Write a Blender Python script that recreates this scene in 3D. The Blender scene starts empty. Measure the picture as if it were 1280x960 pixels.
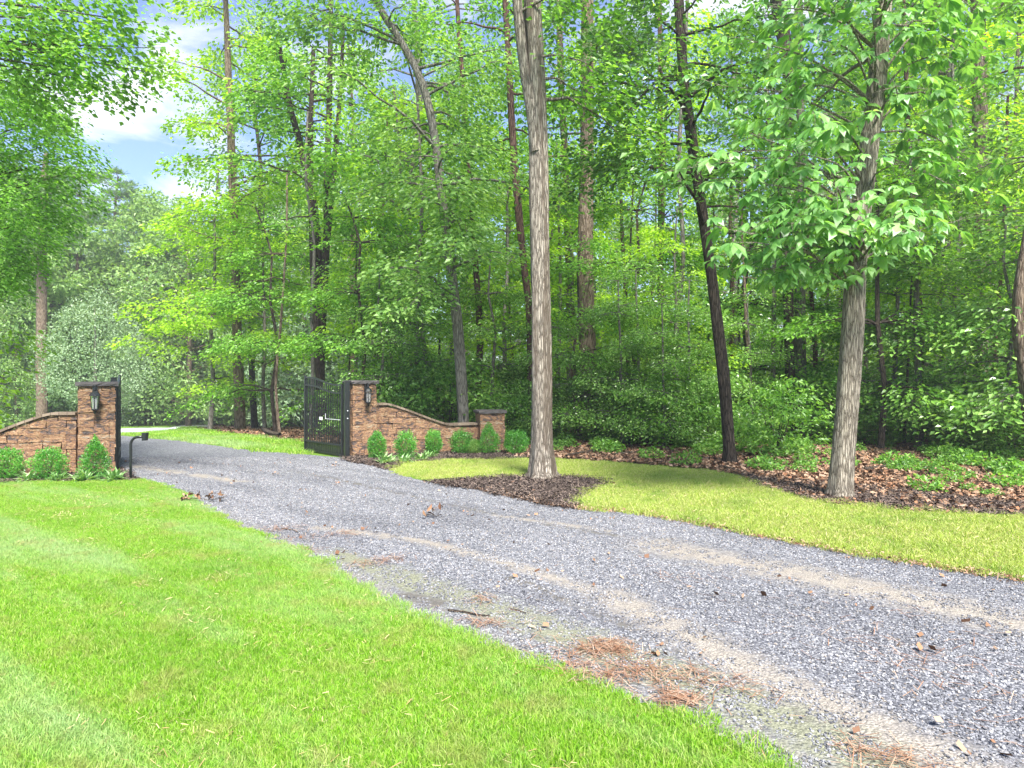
import bpy, math, random
import numpy as np
from mathutils import Vector, Matrix

# ------------------------------------------------------------------ camera, light, exposure
F = 853.0; CH = 1.7; HV = 475.0          # focal length in px of a 1280 px wide frame, eye height, horizon row
scn = bpy.context.scene
col = scn.collection
cam_d = bpy.data.cameras.new('camera'); cam = bpy.data.objects.new('camera', cam_d); col.objects.link(cam)
cam.location = (0, 0, CH); cam.rotation_euler = (math.pi/2, 0, 0)
cam_d.sensor_width = 36; cam_d.lens = 36*F/1280; cam_d.shift_y = -(480-HV)/1280
cam_d.clip_start = 0.05; cam_d.clip_end = 2000
scn.camera = cam

SUN_EL, SUN_AZ = math.radians(50), math.radians(162)      # azimuth from +Y, clockwise: behind the camera, a little left
sd = bpy.data.lights.new('sun', 'SUN'); sd.energy = 4.6; sd.angle = math.radians(16); sd.color = (1, .965, .9)
sun = bpy.data.objects.new('sun', sd); col.objects.link(sun)
dirv = Vector((math.sin(SUN_AZ)*math.cos(SUN_EL), math.cos(SUN_AZ)*math.cos(SUN_EL), math.sin(SUN_EL)))
sun.rotation_euler = dirv.to_track_quat('Z', 'Y').to_euler()
sun.location = (0, -5, 30)

world = bpy.data.worlds.new("World"); scn.world = world; world.use_nodes = True
wn = world.node_tree; wn.nodes.clear()
def N(t, kind, **kw):
    n = t.nodes.new(kind)
    for k, v in kw.items():
        if k == 'inp':
            for a, b in v.items(): n.inputs[a].default_value = b
        else: setattr(n, k, v)
    return n
sky = N(wn, 'ShaderNodeTexSky', sky_type='NISHITA', sun_disc=False, sun_elevation=SUN_EL, sun_rotation=SUN_AZ,
        air_density=1.0, dust_density=.1, ozone_density=4.5)
bg1 = N(wn, 'ShaderNodeBackground', inp={'Strength': .082}); tint = N(wn, 'ShaderNodeMix', data_type='RGBA', blend_type='MULTIPLY'); tint.inputs[0].default_value = 1; tint.inputs[7].default_value = (.97, .91, 1.0, 1); wn.links.new(sky.outputs[0], tint.inputs[6]); wn.links.new(tint.outputs[2], bg1.inputs[0])
bg2 = N(wn, 'ShaderNodeBackground', inp={'Color': (1, .99, .975, 1), 'Strength': .5})
tc = N(wn, 'ShaderNodeTexCoord')
mp = N(wn, 'ShaderNodeMapping', inp={'Scale': (1, 1, 2.6), 'Location': (.35, .2, .1)}); wn.links.new(tc.outputs['Generated'], mp.inputs[0])
nz = N(wn, 'ShaderNodeTexNoise', inp={'Scale': 4.2, 'Detail': 7, 'Roughness': .55, 'Distortion': .5}); wn.links.new(mp.outputs[0], nz.inputs[0])
rp = N(wn, 'ShaderNodeValToRGB'); rp.color_ramp.elements[0].position = .53; rp.color_ramp.elements[1].position = .76
wn.links.new(nz.outputs[0], rp.inputs[0])
mxs = N(wn, 'ShaderNodeMixShader'); wn.links.new(rp.outputs[0], mxs.inputs[0]); wn.links.new(bg1.outputs[0], mxs.inputs[1]); wn.links.new(bg2.outputs[0], mxs.inputs[2])
wo = N(wn, 'ShaderNodeOutputWorld'); wn.links.new(mxs.outputs[0], wo.inputs[0])

vs = scn.view_settings; vs.view_transform = 'Standard'; vs.look = 'None'; vs.exposure = 1.76; vs.gamma = 1; vs.use_curve_mapping = False
cy = scn.cycles
cy.max_bounces = 9; cy.diffuse_bounces = 7; cy.glossy_bounces = 2; cy.transmission_bounces = 5; cy.transparent_max_bounces = 8
cy.use_denoising = True; cy.caustics_reflective = False; cy.caustics_refractive = False
cy.use_adaptive_sampling = True; cy.adaptive_threshold = .02

# ------------------------------------------------------------------ terrain and helpers
def sm(t):
    t = np.clip(t, 0, 1); return t*t*(3-2*t)
def H(x, y):
    x = np.asarray(x, float); y = np.asarray(y, float)
    h = -2.3*sm((y-16.5)/46)*sm((6-x)/14)
    h = h + .05*np.sin(x*.9+1.3)*np.sin(y*.7)*sm((y-17)/4)
    return h
def G(u, v):                              # ground point seen at a photo pixel
    k = (v-HV)/F; y = CH/k
    for _ in range(60):
        y = .5*y + .5*(CH-float(H((u-640)/F*y, y)))/k
        y = min(y, 130)
    return ((u-640)/F*y, y)
def GP(pts): return [G(u, v) for u, v in pts]
def W(u, v, d): return ((u-640)/F*d, d, CH-(v-HV)/F*d)

def in_poly(px, py, poly):
    P = np.array(poly); c = np.zeros(px.shape, bool); j = len(P)-1
    for i in range(len(P)):
        xi, yi = P[i]; xj, yj = P[j]
        with np.errstate(divide='ignore', invalid='ignore'):
            m = ((yi > py) != (yj > py)) & (px < (xj-xi)*(py-yi)/(yj-yi+1e-12)+xi)
        c ^= m; j = i
    return c
def seg_dist(px, py, line):
    d = np.full(px.shape, 1e9); L = np.array(line)
    for a, b in zip(L[:-1], L[1:]):
        ab = b-a; t = np.clip(((px-a[0])*ab[0]+(py-a[1])*ab[1])/(ab@ab+1e-9), 0, 1)
        d = np.minimum(d, np.hypot(px-a[0]-t*ab[0], py-a[1]-t*ab[1]))
    return d
_hs = {}
def vnoise(x, y, s, seed=0):              # cheap smooth value noise for masks
    r = _hs.setdefault(seed, np.random.default_rng(seed+900).random((64, 64)))
    x = x*s; y = y*s; xi = np.floor(x).astype(int); yi = np.floor(y).astype(int); fx = sm(x-xi); fy = sm(y-yi)
    g = lambda a, b: r[a % 64, b % 64]
    return (g(xi, yi)*(1-fx)+g(xi+1, yi)*fx)*(1-fy)+(g(xi, yi+1)*(1-fx)+g(xi+1, yi+1)*fx)*fy

def mesh_np(name, verts, faces, mat=None, smooth=False, attrs=None):
    me = bpy.data.meshes.new(name)
    verts = np.asarray(verts, np.float32); faces = np.asarray(faces, np.int32)
    me.vertices.add(len(verts)); me.vertices.foreach_set('co', verts.ravel())
    if len(faces):
        k = faces.shape[1]
        me.loops.add(faces.size); me.loops.foreach_set('vertex_index', faces.ravel())
        me.polygons.add(len(faces)); me.polygons.foreach_set('loop_start', np.arange(0, faces.size, k, dtype=np.int32))
        try: me.polygons.foreach_set('loop_total', np.full(len(faces), k, np.int32))
        except Exception: pass
        me.update(calc_edges=True)
        me.polygons.foreach_set('use_smooth', np.full(len(faces), smooth))
    if attrs:
        for an, av in attrs.items():
            av = np.asarray(av, np.float32)
            if av.ndim == 2:
                a = me.attributes.new(an, 'FLOAT_VECTOR', 'POINT'); a.data.foreach_set('vector', av.ravel())
            else:
                a = me.attributes.new(an, 'FLOAT', 'POINT'); a.data.foreach_set('value', av)
    if mat: me.materials.append(mat)
    me.update()
    return me
def obj(name, me, parent=None, loc=None):
    o = bpy.data.objects.new(name, me); col.objects.link(o)
    if parent: o.parent = parent
    if loc is not None: o.location = loc
    return o
def empty(name, loc, rz=0):
    o = bpy.data.objects.new(name, None); o.empty_display_size = .2; col.objects.link(o)
    o.location = loc; o.rotation_euler = (0, 0, rz); return o
def tag(o, label=None, cat=None, group=None, kind=None):
    if label: o['label'] = label
    if cat: o['category'] = cat
    if group: o['group'] = group
    if kind: o['kind'] = kind
    return o
def copy_tree(o, parent=None):
    c = o.copy(); col.objects.link(c); c.parent = parent
    for ch in list(o.children): copy_tree(ch, c)
    return c

class MB:                                 # collects quads into one mesh
    def __init__(s): s.v = []; s.f = []; s.n = 0
    def add(s, v, f):
        v = np.asarray(v, float); f = np.asarray(f, int)
        s.v.append(v); s.f.append(f+s.n); s.n += len(v)
    def box(s, c, size, rz=0, jit=0, rng=None):
        sx, sy, sz = [a/2 for a in size]
        v = np.array([[x, y, z] for z in (-sz, sz) for y in (-sy, sy) for x in (-sx, sx)], float)
        if jit: v += rng.normal(0, jit, v.shape)
        ca, sa = math.cos(rz), math.sin(rz)
        v = np.c_[v[:, 0]*ca-v[:, 1]*sa, v[:, 0]*sa+v[:, 1]*ca, v[:, 2]] + np.array(c)
        s.add(v, [[0, 2, 3, 1], [4, 5, 7, 6], [0, 1, 5, 4], [2, 6, 7, 3], [0, 4, 6, 2], [1, 3, 7, 5]])
    def tube(s, pts, rad, n=8, flare=None, rng=None, lump=0):
        P = np.array(pts, float); m = len(P); rad = np.broadcast_to(np.array(rad, float), (m,))
        T = np.gradient(P, axis=0); T /= np.linalg.norm(T, axis=1)[:, None]+1e-9
        ref = np.array([1., 0, 0]) if abs(T[0][0]) < .8 else np.array([0, 1., 0])
        A = ref - T*(T@ref)[:, None]; A /= np.linalg.norm(A, axis=1)[:, None]+1e-9
        B = np.cross(T, A)
        th = np.arange(n)/n*2*math.pi
        R = rad[:, None]*np.ones((1, n))
        if lump: R = R*(1+lump*np.sin(th*3+P[:, 2:3]*.9)+lump*.7*np.sin(th*5-P[:, 2:3]*1.7)) + rad[:, None]*rng.normal(0, lump*.25, (m, n))
        if flare is not None: R = R*(1+flare[:, None]*(.6+.4*np.sin(th*5+1)+.2*np.sin(th*3)))
        v = P[:, None, :] + R[..., None]*(np.cos(th)[None, :, None]*A[:, None, :]+np.sin(th)[None, :, None]*B[:, None, :])
        i = np.arange(m-1)[:, None]*n; j = np.arange(n)[None, :]; j2 = (j+1) % n
        f = np.stack([i+j, i+j2, i+n+j2, i+n+j], -1).reshape(-1, 4)
        s.add(v.reshape(-1, 3), f)
        # end caps, as fans of quads collapsing on the axis
        for k in (0, m-1):
            c = s.n; ring = v[k]; cv = np.vstack([ring, P[k][None]])
            q = [[a, (a+1) % n, n, n] for a in range(n)]
            s.v.append(cv); s.f.append(np.array([[a, b, n, n] for a, b, _, _ in q])+c) if False else None
            if s.v[-1] is cv: s.v.pop()
    def capped(s, pts, rad, n=8):
        P = [np.array(p, float) for p in pts]; rad = list(np.broadcast_to(np.array(rad, float), (len(P),)))
        d0 = (P[1]-P[0]); d0 /= np.linalg.norm(d0); d1 = (P[-1]-P[-2]); d1 /= np.linalg.norm(d1)
        s.tube([P[0]-d0*1e-4]+P+[P[-1]+d1*1e-4], [1e-4]+rad+[1e-4], n)
    def lathe(s, prof, c=(0, 0, 0), n=12):
        th = np.arange(n)/n*2*math.pi; v = []
        for r, z in prof: v += [[c[0]+r*math.cos(t), c[1]+r*math.sin(t), c[2]+z] for t in th]
        m = len(prof); f = [[i*n+j, i*n+(j+1) % n, (i+1)*n+(j+1) % n, (i+1)*n+j] for i in range(m-1) for j in range(n)]
        s.add(v, f)
    def build(s, name, mat, parent=None, smooth=False, loc=None):
        return obj(name, mesh_np(name, np.vstack(s.v), np.vstack(s.f), mat, smooth), parent, loc)

def smooth_path(pts, step=.35):           # Catmull-Rom resampling of [x,y,z,r] rows
    P = np.array(pts, float)
    if len(P) < 3: return P
    Q = np.vstack([2*P[0]-P[1], P, 2*P[-1]-P[-2]]); out = []
    for i in range(1, len(Q)-2):
        L = np.linalg.norm(Q[i+1][:3]-Q[i][:3]); k = max(1, int(L/step))
        for a in range(k):
            t = a/k
            out.append(.5*((2*Q[i])+(-Q[i-1]+Q[i+1])*t+(2*Q[i-1]-5*Q[i]+4*Q[i+1]-Q[i+2])*t*t+(-Q[i-1]+3*Q[i]-3*Q[i+1]+Q[i+2])*t**3))
    out.append(P[-1]); out = np.array(out); out[:, 3] = np.maximum(out[:, 3], .003)
    return out

# ------------------------------------------------------------------ materials
def mat(name):
    m = bpy.data.materials.new(name); m.use_nodes = True; t = m.node_tree; t.nodes.clear()
    return m, t
def ramp(t, stops, src=None, interp='LINEAR'):
    r = N(t, 'ShaderNodeValToRGB'); e = r.color_ramp; e.interpolation = interp
    while len(e.elements) < len(stops): e.elements.new(.5)
    for el, (p, c) in zip(e.elements, stops): el.position = p; el.color = (*c, 1) if len(c) == 3 else c
    if src is not None: t.links.new(src, r.inputs[0])
    return r
def noise(t, scale, detail=4, rough=.55, vec=None, dist=0):
    n = N(t, 'ShaderNodeTexNoise', inp={'Scale': scale, 'Detail': detail, 'Roughness': rough, 'Distortion': dist})
    if vec is not None: t.links.new(vec, n.inputs['Vector'])
    return n
def mixc(t, fac, a, b, mode='MIX'):
    m = N(t, 'ShaderNodeMix', data_type='RGBA', blend_type=mode)
    for sock, v in ((0, fac), (6, a), (7, b)):
        if isinstance(v, (int, float)): m.inputs[sock].default_value = v
        elif isinstance(v, tuple): m.inputs[sock].default_value = (*v, 1) if len(v) == 3 else v
        else: t.links.new(v, m.inputs[sock])
    return m.outputs[2]
def pos(t, sc=(1, 1, 1)):                 # world position, so copies differ
    g = N(t, 'ShaderNodeNewGeometry'); m = N(t, 'ShaderNodeMapping', inp={'Scale': sc}); t.links.new(g.outputs['Position'], m.inputs[0]); return m.outputs[0]
def out(t, sh):
    o = N(t, 'ShaderNodeOutputMaterial'); t.links.new(sh, o.inputs[0]); return o
def bump(t, h, strength, dist, prev=None):
    b = N(t, 'ShaderNodeBump', inp={'Strength': strength, 'Distance': dist}); t.links.new(h, b.inputs['Height'])
    if prev is not None: t.links.new(prev, b.inputs['Normal'])
    return b.outputs[0]

def leaf_mat(name, stops, trans=.45, rough=.45, tcol=1.5, clump=1.2):
    m, t = mat(name)
    g = N(t, 'ShaderNodeNewGeometry')
    n = noise(t, clump, 2, vec=g.outputs['Position'])
    a = N(t, 'ShaderNodeMath', operation='MULTIPLY_ADD'); t.links.new(g.outputs['Random Per Island'], a.inputs[0]); a.inputs[1].default_value = .75
    b = N(t, 'ShaderNodeMath', operation='MULTIPLY_ADD'); t.links.new(n.outputs[0], b.inputs[0]); b.inputs[1].default_value = 1.0; b.inputs[2].default_value = -.38
    t.links.new(b.outputs[0], a.inputs[2])
    r = ramp(t, stops, a.outputs[0])
    p = N(t, 'ShaderNodeBsdfPrincipled', inp={'Roughness': rough, 'Specular IOR Level': .55})
    t.links.new(r.outputs[0], p.inputs['Base Color'])
    tr = N(t, 'ShaderNodeBsdfTranslucent')
    tc_ = mixc(t, 1.0, r.outputs[0], (tcol*1.15, tcol*1.15, tcol*.45), 'MULTIPLY'); t.links.new(tc_, tr.inputs[0])
    mx = N(t, 'ShaderNodeMixShader', inp={0: trans}); t.links.new(p.outputs[0], mx.inputs[1]); t.links.new(tr.outputs[0], mx.inputs[2])
    out(t, mx.outputs[0]); return m

GR = lambda *c: [(i/(len(c)-1), x) for i, x in enumerate(c)]
M = {}
M['leaf_mid'] = leaf_mat('leaf_mid', GR((.05, .125, .013), (.10, .24, .025), (.18, .38, .045), (.30, .53, .09)))
M['leaf_yellow'] = leaf_mat('leaf_yellow', GR((.12, .23, .012), (.22, .39, .022), (.34, .53, .04), (.47, .63, .08)), trans=.55)
M['leaf_cool'] = leaf_mat('leaf_cool', GR((.07, .16, .035), (.14, .28, .06), (.23, .39, .10), (.35, .50, .18)))
M['leaf_dark'] = leaf_mat('leaf_dark', GR((.03, .085, .013), (.055, .15, .02), (.095, .22, .03), (.18, .34, .06)), trans=.35, rough=.33)
M['leaf_holly'] = leaf_mat('leaf_holly', GR((.06, .14, .025), (.11, .24, .04), (.19, .35, .07), (.38, .56, .18)), trans=.35, rough=.26)  # palest random leaf tones put bright highlights into the colour
M['leaf_hickory'] = leaf_mat('leaf_hickory', GR((.055, .155, .03), (.11, .27, .06), (.19, .38, .10), (.30, .49, .18)), trans=.4, rough=.42, clump=.8)
M['leaf_pale'] = leaf_mat('leaf_pale', GR((.10, .17, .09), (.17, .27, .14), (.25, .36, .2), (.34, .45, .28)), trans=.35)
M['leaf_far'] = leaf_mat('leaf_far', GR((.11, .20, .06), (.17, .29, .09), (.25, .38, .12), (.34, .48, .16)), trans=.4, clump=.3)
M['leaf_silver'] = leaf_mat('leaf_silver', GR((.12, .20, .09), (.18, .28, .14), (.25, .35, .20), (.34, .43, .28)), trans=.3, clump=.8)
M['leaf_overhead'] = leaf_mat('leaf_overhead', GR((.09, .19, .03), (.15, .31, .05), (.23, .42, .09), (.34, .54, .16)), trans=.5)
M['needle'] = leaf_mat('needle', GR((.09, .17, .07), (.15, .26, .10), (.22, .35, .14)), trans=.3)
M['shrub'] = leaf_mat('shrub', GR((.035, .13, .02), (.06, .23, .03), (.11, .34, .04), (.22, .48, .08)), trans=.35, rough=.35)
M['groundcover'] = leaf_mat('groundcover', GR((.05, .13, .018), (.10, .24, .03), (.18, .36, .055), (.32, .52, .11)), trans=.42)

def grass_mat(name, base, stripes):
    m, t = mat(name)
    g = N(t, 'ShaderNodeNewGeometry')
    r = ramp(t, base, g.outputs['Random Per Island'])
    p0 = pos(t, (1, 1, 0))
    c = r.outputs[0]
    for (sc, lo, hi, colr, amt, st) in stripes:
        q = pos(t, (sc*st[0], sc*st[1], 0))
        rot = N(t, 'ShaderNodeVectorRotate', inp={'Angle': st[2]}); rot.rotation_type = 'Z_AXIS'; t.links.new(N_pos(t), rot.inputs[0])
        mm = N(t, 'ShaderNodeMapping', inp={'Scale': (sc*st[0], sc*st[1], 0)}); t.links.new(rot.outputs[0], mm.inputs[0])
        n = noise(t, 1, 4, .6, mm.outputs[0])
        mr = N(t, 'ShaderNodeMapRange', inp={1: lo, 2: hi, 3: 0, 4: amt}); t.links.new(n.outputs[0], mr.inputs[0])
        c = mixc(t, mr.outputs[0], c, colr)
    p = N(t, 'ShaderNodeBsdfPrincipled', inp={'Roughness': .5, 'Specular IOR Level': .25}); t.links.new(c, p.inputs['Base Color'])
    tr = N(t, 'ShaderNodeBsdfTranslucent'); t.links.new(mixc(t, 1., c, (1.3, 1.3, .7), 'MULTIPLY'), tr.inputs[0])
    mx = N(t, 'ShaderNodeMixShader', inp={0: .35}); t.links.new(p.outputs[0], mx.inputs[1]); t.links.new(tr.outputs[0], mx.inputs[2])
    out(t, mx.outputs[0]); return m
def N_pos(t): return N(t, 'ShaderNodeNewGeometry').outputs['Position']
M['grass'] = grass_mat('grass', GR((.085, .22, .010), (.145, .34, .013), (.215, .43, .022), (.32, .49, .06), (.45, .50, .20)),
    [(.75, .48, .64, (.36, .48, .25), .6, (1.2, .25, -.9)), (2.2, .54, .72, (.36, .32, .12), .6, (1, 1, 0)), (.6, .5, .68, (.11, .27, .012), .5, (1, 1, 0)), (9, .5, .7, (.34, .38, .12), .5, (1, 1, 0)), (14, .6, .7, (.38, .30, .14), .6, (1, 1, 0))])
M['grass_dry'] = grass_mat('grass_dry', GR((.17, .28, .03), (.29, .40, .05), (.40, .49, .09), (.50, .54, .17), (.54, .48, .28)),
    [(1.6, .5, .7, (.14, .28, .03), .6, (1, .5, .3)), (1.0, .55, .75, (.38, .35, .14), .5, (1, 1, 0)), (12, .55, .7, (.36, .30, .14), .5, (1, 1, 0))])

def soil_mat(name, a, b, bs=.02):
    m, t = mat(name); p0 = pos(t)
    n = noise(t, 9, 8, .7, p0); n2 = noise(t, 90, 4, .7, p0)
    c = mixc(t, n.outputs[0], a, b); c = mixc(t, .5, c, ramp(t, GR((.3, .3, .3), (1, 1, 1)), n2.outputs[0]).outputs[0], 'MULTIPLY')
    p = N(t, 'ShaderNodeBsdfPrincipled', inp={'Roughness': .95, 'Specular IOR Level': .1}); t.links.new(c, p.inputs['Base Color'])
    t.links.new(bump(t, n2.outputs[0], 1, bs), p.inputs['Normal']); out(t, p.outputs[0]); return m
M['turf'] = soil_mat('turf', (.10, .20, .02), (.18, .30, .04))
M['mulch'] = soil_mat('mulch', (.035, .024, .02), (.075, .052, .045))
M['litter'] = soil_mat('litter', (.06, .038, .025), (.15, .095, .065))

def chips_mat(name, stops, rough=.85, spec=.2):
    m, t = mat(name); g = N(t, 'ShaderNodeNewGeometry')
    r = ramp(t, stops, g.outputs['Random Per Island'])
    n = noise(t, 60, 3, .6, g.outputs['Position'])
    c = mixc(t, .4, r.outputs[0], ramp(t, GR((.45, .45, .45), (1.3, 1.3, 1.3)), n.outputs[0]).outputs[0], 'MULTIPLY')
    if name == 'stone':                     # damp and dusty areas of the drive, drawn out along it
        rot = N(t, 'ShaderNodeVectorRotate', inp={'Angle': -.9}); rot.rotation_type = 'Z_AXIS'; t.links.new(g.outputs['Position'], rot.inputs[0])
        mm = N(t, 'ShaderNodeMapping', inp={'Scale': (1.5, .35, 0)}); t.links.new(rot.outputs[0], mm.inputs[0]); nb = noise(t, 1.2, 5, .65, mm.outputs[0])
        c = mixc(t, .85, c, ramp(t, [(.3, (.55, .55, .57)), (.5, (.95, .95, .95)), (.7, (1.25, 1.23, 1.2))], nb.outputs[0]).outputs[0], 'MULTIPLY')
    p = N(t, 'ShaderNodeBsdfPrincipled', inp={'Roughness': rough, 'Specular IOR Level': spec}); t.links.new(c, p.inputs['Base Color'])
    out(t, p.outputs[0]); return m
M['stone'] = chips_mat('stone', [(0, (.06, .062, .074)), (.25, (.13, .132, .144)), (.5, (.21, .212, .228)), (.72, (.30, .302, .32)), (.86, (.40, .40, .41)), (.9, (.27, .22, .17)), (.94, (.18, .15, .12)), (1, (.5, .5, .5))], .7, .3)
M['mulch_chip'] = chips_mat('mulch_chip', GR((.02, .014, .012), (.05, .036, .03), (.10, .075, .065), (.20, .15, .12)))
M['dead_leaf'] = chips_mat('dead_leaf', GR((.04, .025, .016), (.09, .055, .035), (.22, .125, .07), (.38, .26, .18), (.30, .14, .07), (.08, .05, .035)), .7)
M['needle_dead'] = chips_mat('needle_dead', GR((.14, .07, .04), (.24, .12, .07), (.36, .20, .12), (.42, .32, .24)), .7)

def road_mat():
    m, t = mat('gravel_surface'); p0 = pos(t)
    v = N(t, 'ShaderNodeTexVoronoi', inp={'Scale': 55, 'Randomness': 1}); t.links.new(p0, v.inputs['Vector'])
    sep = N(t, 'ShaderNodeSeparateColor'); t.links.new(v.outputs['Color'], sep.inputs[0])
    st = ramp(t, [(0, (.09, .092, .11)), (.3, (.16, .163, .185)), (.6, (.24, .243, .268)), (.85, (.34, .34, .36)), (1, (.48, .48, .48))], sep.outputs[0])
    edge = N(t, 'ShaderNodeMapRange', inp={1: 0, 2: .55, 3: 1.05, 4: .55}); t.links.new(v.outputs['Distance'], edge.inputs[0])
    c = mixc(t, 1., st.outputs[0], edge.outputs[0], 'MULTIPLY')
    big = noise(t, 1.3, 4, .6, p0)
    c = mixc(t, .5, c, ramp(t, GR((.72, .72, .74), (1.2, 1.2, 1.2)), big.outputs[0]).outputs[0], 'MULTIPLY')
    fine = noise(t, 120, 5, .7, p0); fn2 = noise(t, 14, 6, .65, p0)
    sand = mixc(t, fn2.outputs[0], (.23, .20, .165), (.36, .325, .28)); sand = mixc(t, .5, sand, ramp(t, GR((.5, .5, .5), (1.2, 1.2, 1.2)), fine.outputs[0]).outputs[0], 'MULTIPLY')
    v2 = N(t, 'ShaderNodeTexVoronoi', inp={'Scale': 130}); t.links.new(p0, v2.inputs['Vector']); s2 = N(t, 'ShaderNodeSeparateColor'); t.links.new(v2.outputs['Color'], s2.inputs[0])
    peb = ramp(t, [(0, (.35, .35, .38)), (.5, (.85, .85, .86)), (1, (1.35, 1.35, 1.35))], s2.outputs[0])
    sand = mixc(t, .75, sand, peb.outputs[0], 'MULTIPLY')
    mossc = mixc(t, fn2.outputs[0], (.13, .135, .08), (.27, .27, .20)); mossc = mixc(t, .7, mossc, peb.outputs[0], 'MULTIPLY')
    wetc = mixc(t, fn2.outputs[0], (.07, .065, .06), (.17, .155, .14))
    def masked(name, c, over, lo=.35, hi=.65, sc=5):
        a = N(t, 'ShaderNodeAttribute', attribute_name=name)
        nn = noise(t, sc, 7, .75, p0)
        s = N(t, 'ShaderNodeMath', operation='ADD'); t.links.new(a.outputs['Fac'], s.inputs[0])
        q = N(t, 'ShaderNodeMath', operation='MULTIPLY_ADD', inp={1: 1.5, 2: -.75}); t.links.new(nn.outputs[0], q.inputs[0]); t.links.new(q.outputs[0], s.inputs[1])
        mr = N(t, 'ShaderNodeMapRange', inp={1: lo, 2: hi}); t.links.new(s.outputs[0], mr.inputs[0])
        return mixc(t, mr.outputs[0], c, over), mr.outputs[0]
    c, f0 = masked('sandy', c, sand, .3, 1.0, 9)
    c, f1 = masked('mossy', c, mossc, .35, .8, 10)
    c, f2 = masked('wet', c, wetc, .35, .7, 3)
    p = N(t, 'ShaderNodeBsdfPrincipled', inp={'Roughness': .9, 'Specular IOR Level': .2}); t.links.new(c, p.inputs['Base Color'])
    rr = N(t, 'ShaderNodeMapRange', inp={3: .9, 4: .45}); t.links.new(f2, rr.inputs[0]); t.links.new(rr.outputs[0], p.inputs['Roughness'])
    b1 = bump(t, v.outputs['Distance'], .6, -.015); t.links.new(bump(t, s2.outputs[0], .5, .004, b1), p.inputs['Normal'])
    out(t, p.outputs[0]); return m
M['road'] = road_mat()

def bark_mat(name, dark, mid, light, sc=1.0, stain=0.0, rough_amt=1.0, staincol=(.05, .04, .03)):
    m, t = mat(name); tcn = N(t, 'ShaderNodeTexCoord')
    mp = N(t, 'ShaderNodeMapping', inp={'Scale': (24*sc, 24*sc, 2.6*sc)}); t.links.new(tcn.outputs['Object'], mp.inputs[0])
    wob = noise(t, 3.5, 5, .7, tcn.outputs['Object'])
    n1 = noise(t, 1.2, 8, .7, mp.outputs[0], 1.2)
    v = N(t, 'ShaderNodeTexVoronoi', feature='DISTANCE_TO_EDGE', inp={'Scale': 1.1}); 
    dv = N(t, 'ShaderNodeVectorMath', operation='ADD'); t.links.new(mp.outputs[0], dv.inputs[0]); t.links.new(n1.outputs['Color'], dv.inputs[1]); t.links.new(dv.outputs[0], v.inputs['Vector'])
    vr = N(t, 'ShaderNodeMapRange', inp={1: .0, 2: .22}); t.links.new(v.outputs['Distance'], vr.inputs[0])
    h = N(t, 'ShaderNodeMath', operation='MULTIPLY'); t.links.new(vr.outputs[0], h.inputs[0]); t.links.new(n1.outputs[0], h.inputs[1])
    r = ramp(t, [(.0, dark), (.22, mid), (.7, light)], h.outputs[0])
    c = mixc(t, .55, r.outputs[0], ramp(t, GR((.35, .34, .33), (1.5, 1.48, 1.45)), wob.outputs[0]).outputs[0], 'MULTIPLY')
    if stain:
        mp2 = N(t, 'ShaderNodeMapping', inp={'Scale': (8, 8, .30)}); t.links.new(tcn.outputs['Object'], mp2.inputs[0])
        n3 = noise(t, 1, 4, .6, mp2.outputs[0]); mr = N(t, 'ShaderNodeMapRange', inp={1: .50, 2: .58, 3: 0, 4: stain}); t.links.new(n3.outputs[0], mr.inputs[0])
        c = mixc(t, mr.outputs[0], c, staincol)
    p = N(t, 'ShaderNodeBsdfPrincipled', inp={'Roughness': .9, 'Specular IOR Level': .15}); t.links.new(c, p.inputs['Base Color'])
    t.links.new(bump(t, h.outputs[0], 1.0, .035*rough_amt), p.inputs['Normal']); out(t, p.outputs[0]); return m
M['bark_pale'] = bark_mat('bark_pale', (.08, .065, .05), (.29, .25, .205), (.47, .42, .355), 1.25, .7, staincol=(.12, .09, .065))
M['bark_hick'] = bark_mat('bark_hick', (.09, .072, .055), (.32, .28, .22), (.50, .445, .365), 1.3, .2)
M['bark_dark'] = bark_mat('bark_dark', (.02, .016, .013), (.055, .043, .034), (.12, .095, .075), 1.2)
M['bark_grey'] = bark_mat('bark_grey', (.07, .065, .055), (.19, .175, .15), (.34, .32, .28), 1.4)
M['bark_brown'] = bark_mat('bark_brown', (.06, .04, .028), (.19, .14, .10), (.34, .27, .21), 1.1)
M['bark_pink'] = bark_mat('bark_pink', (.10, .065, .045), (.29, .21, .165), (.47, .37, .31), .9)
M['bark_red'] = bark_mat('bark_red', (.03, .018, .014), (.11, .062, .048), (.20, .12, .10), 1.2)

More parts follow.
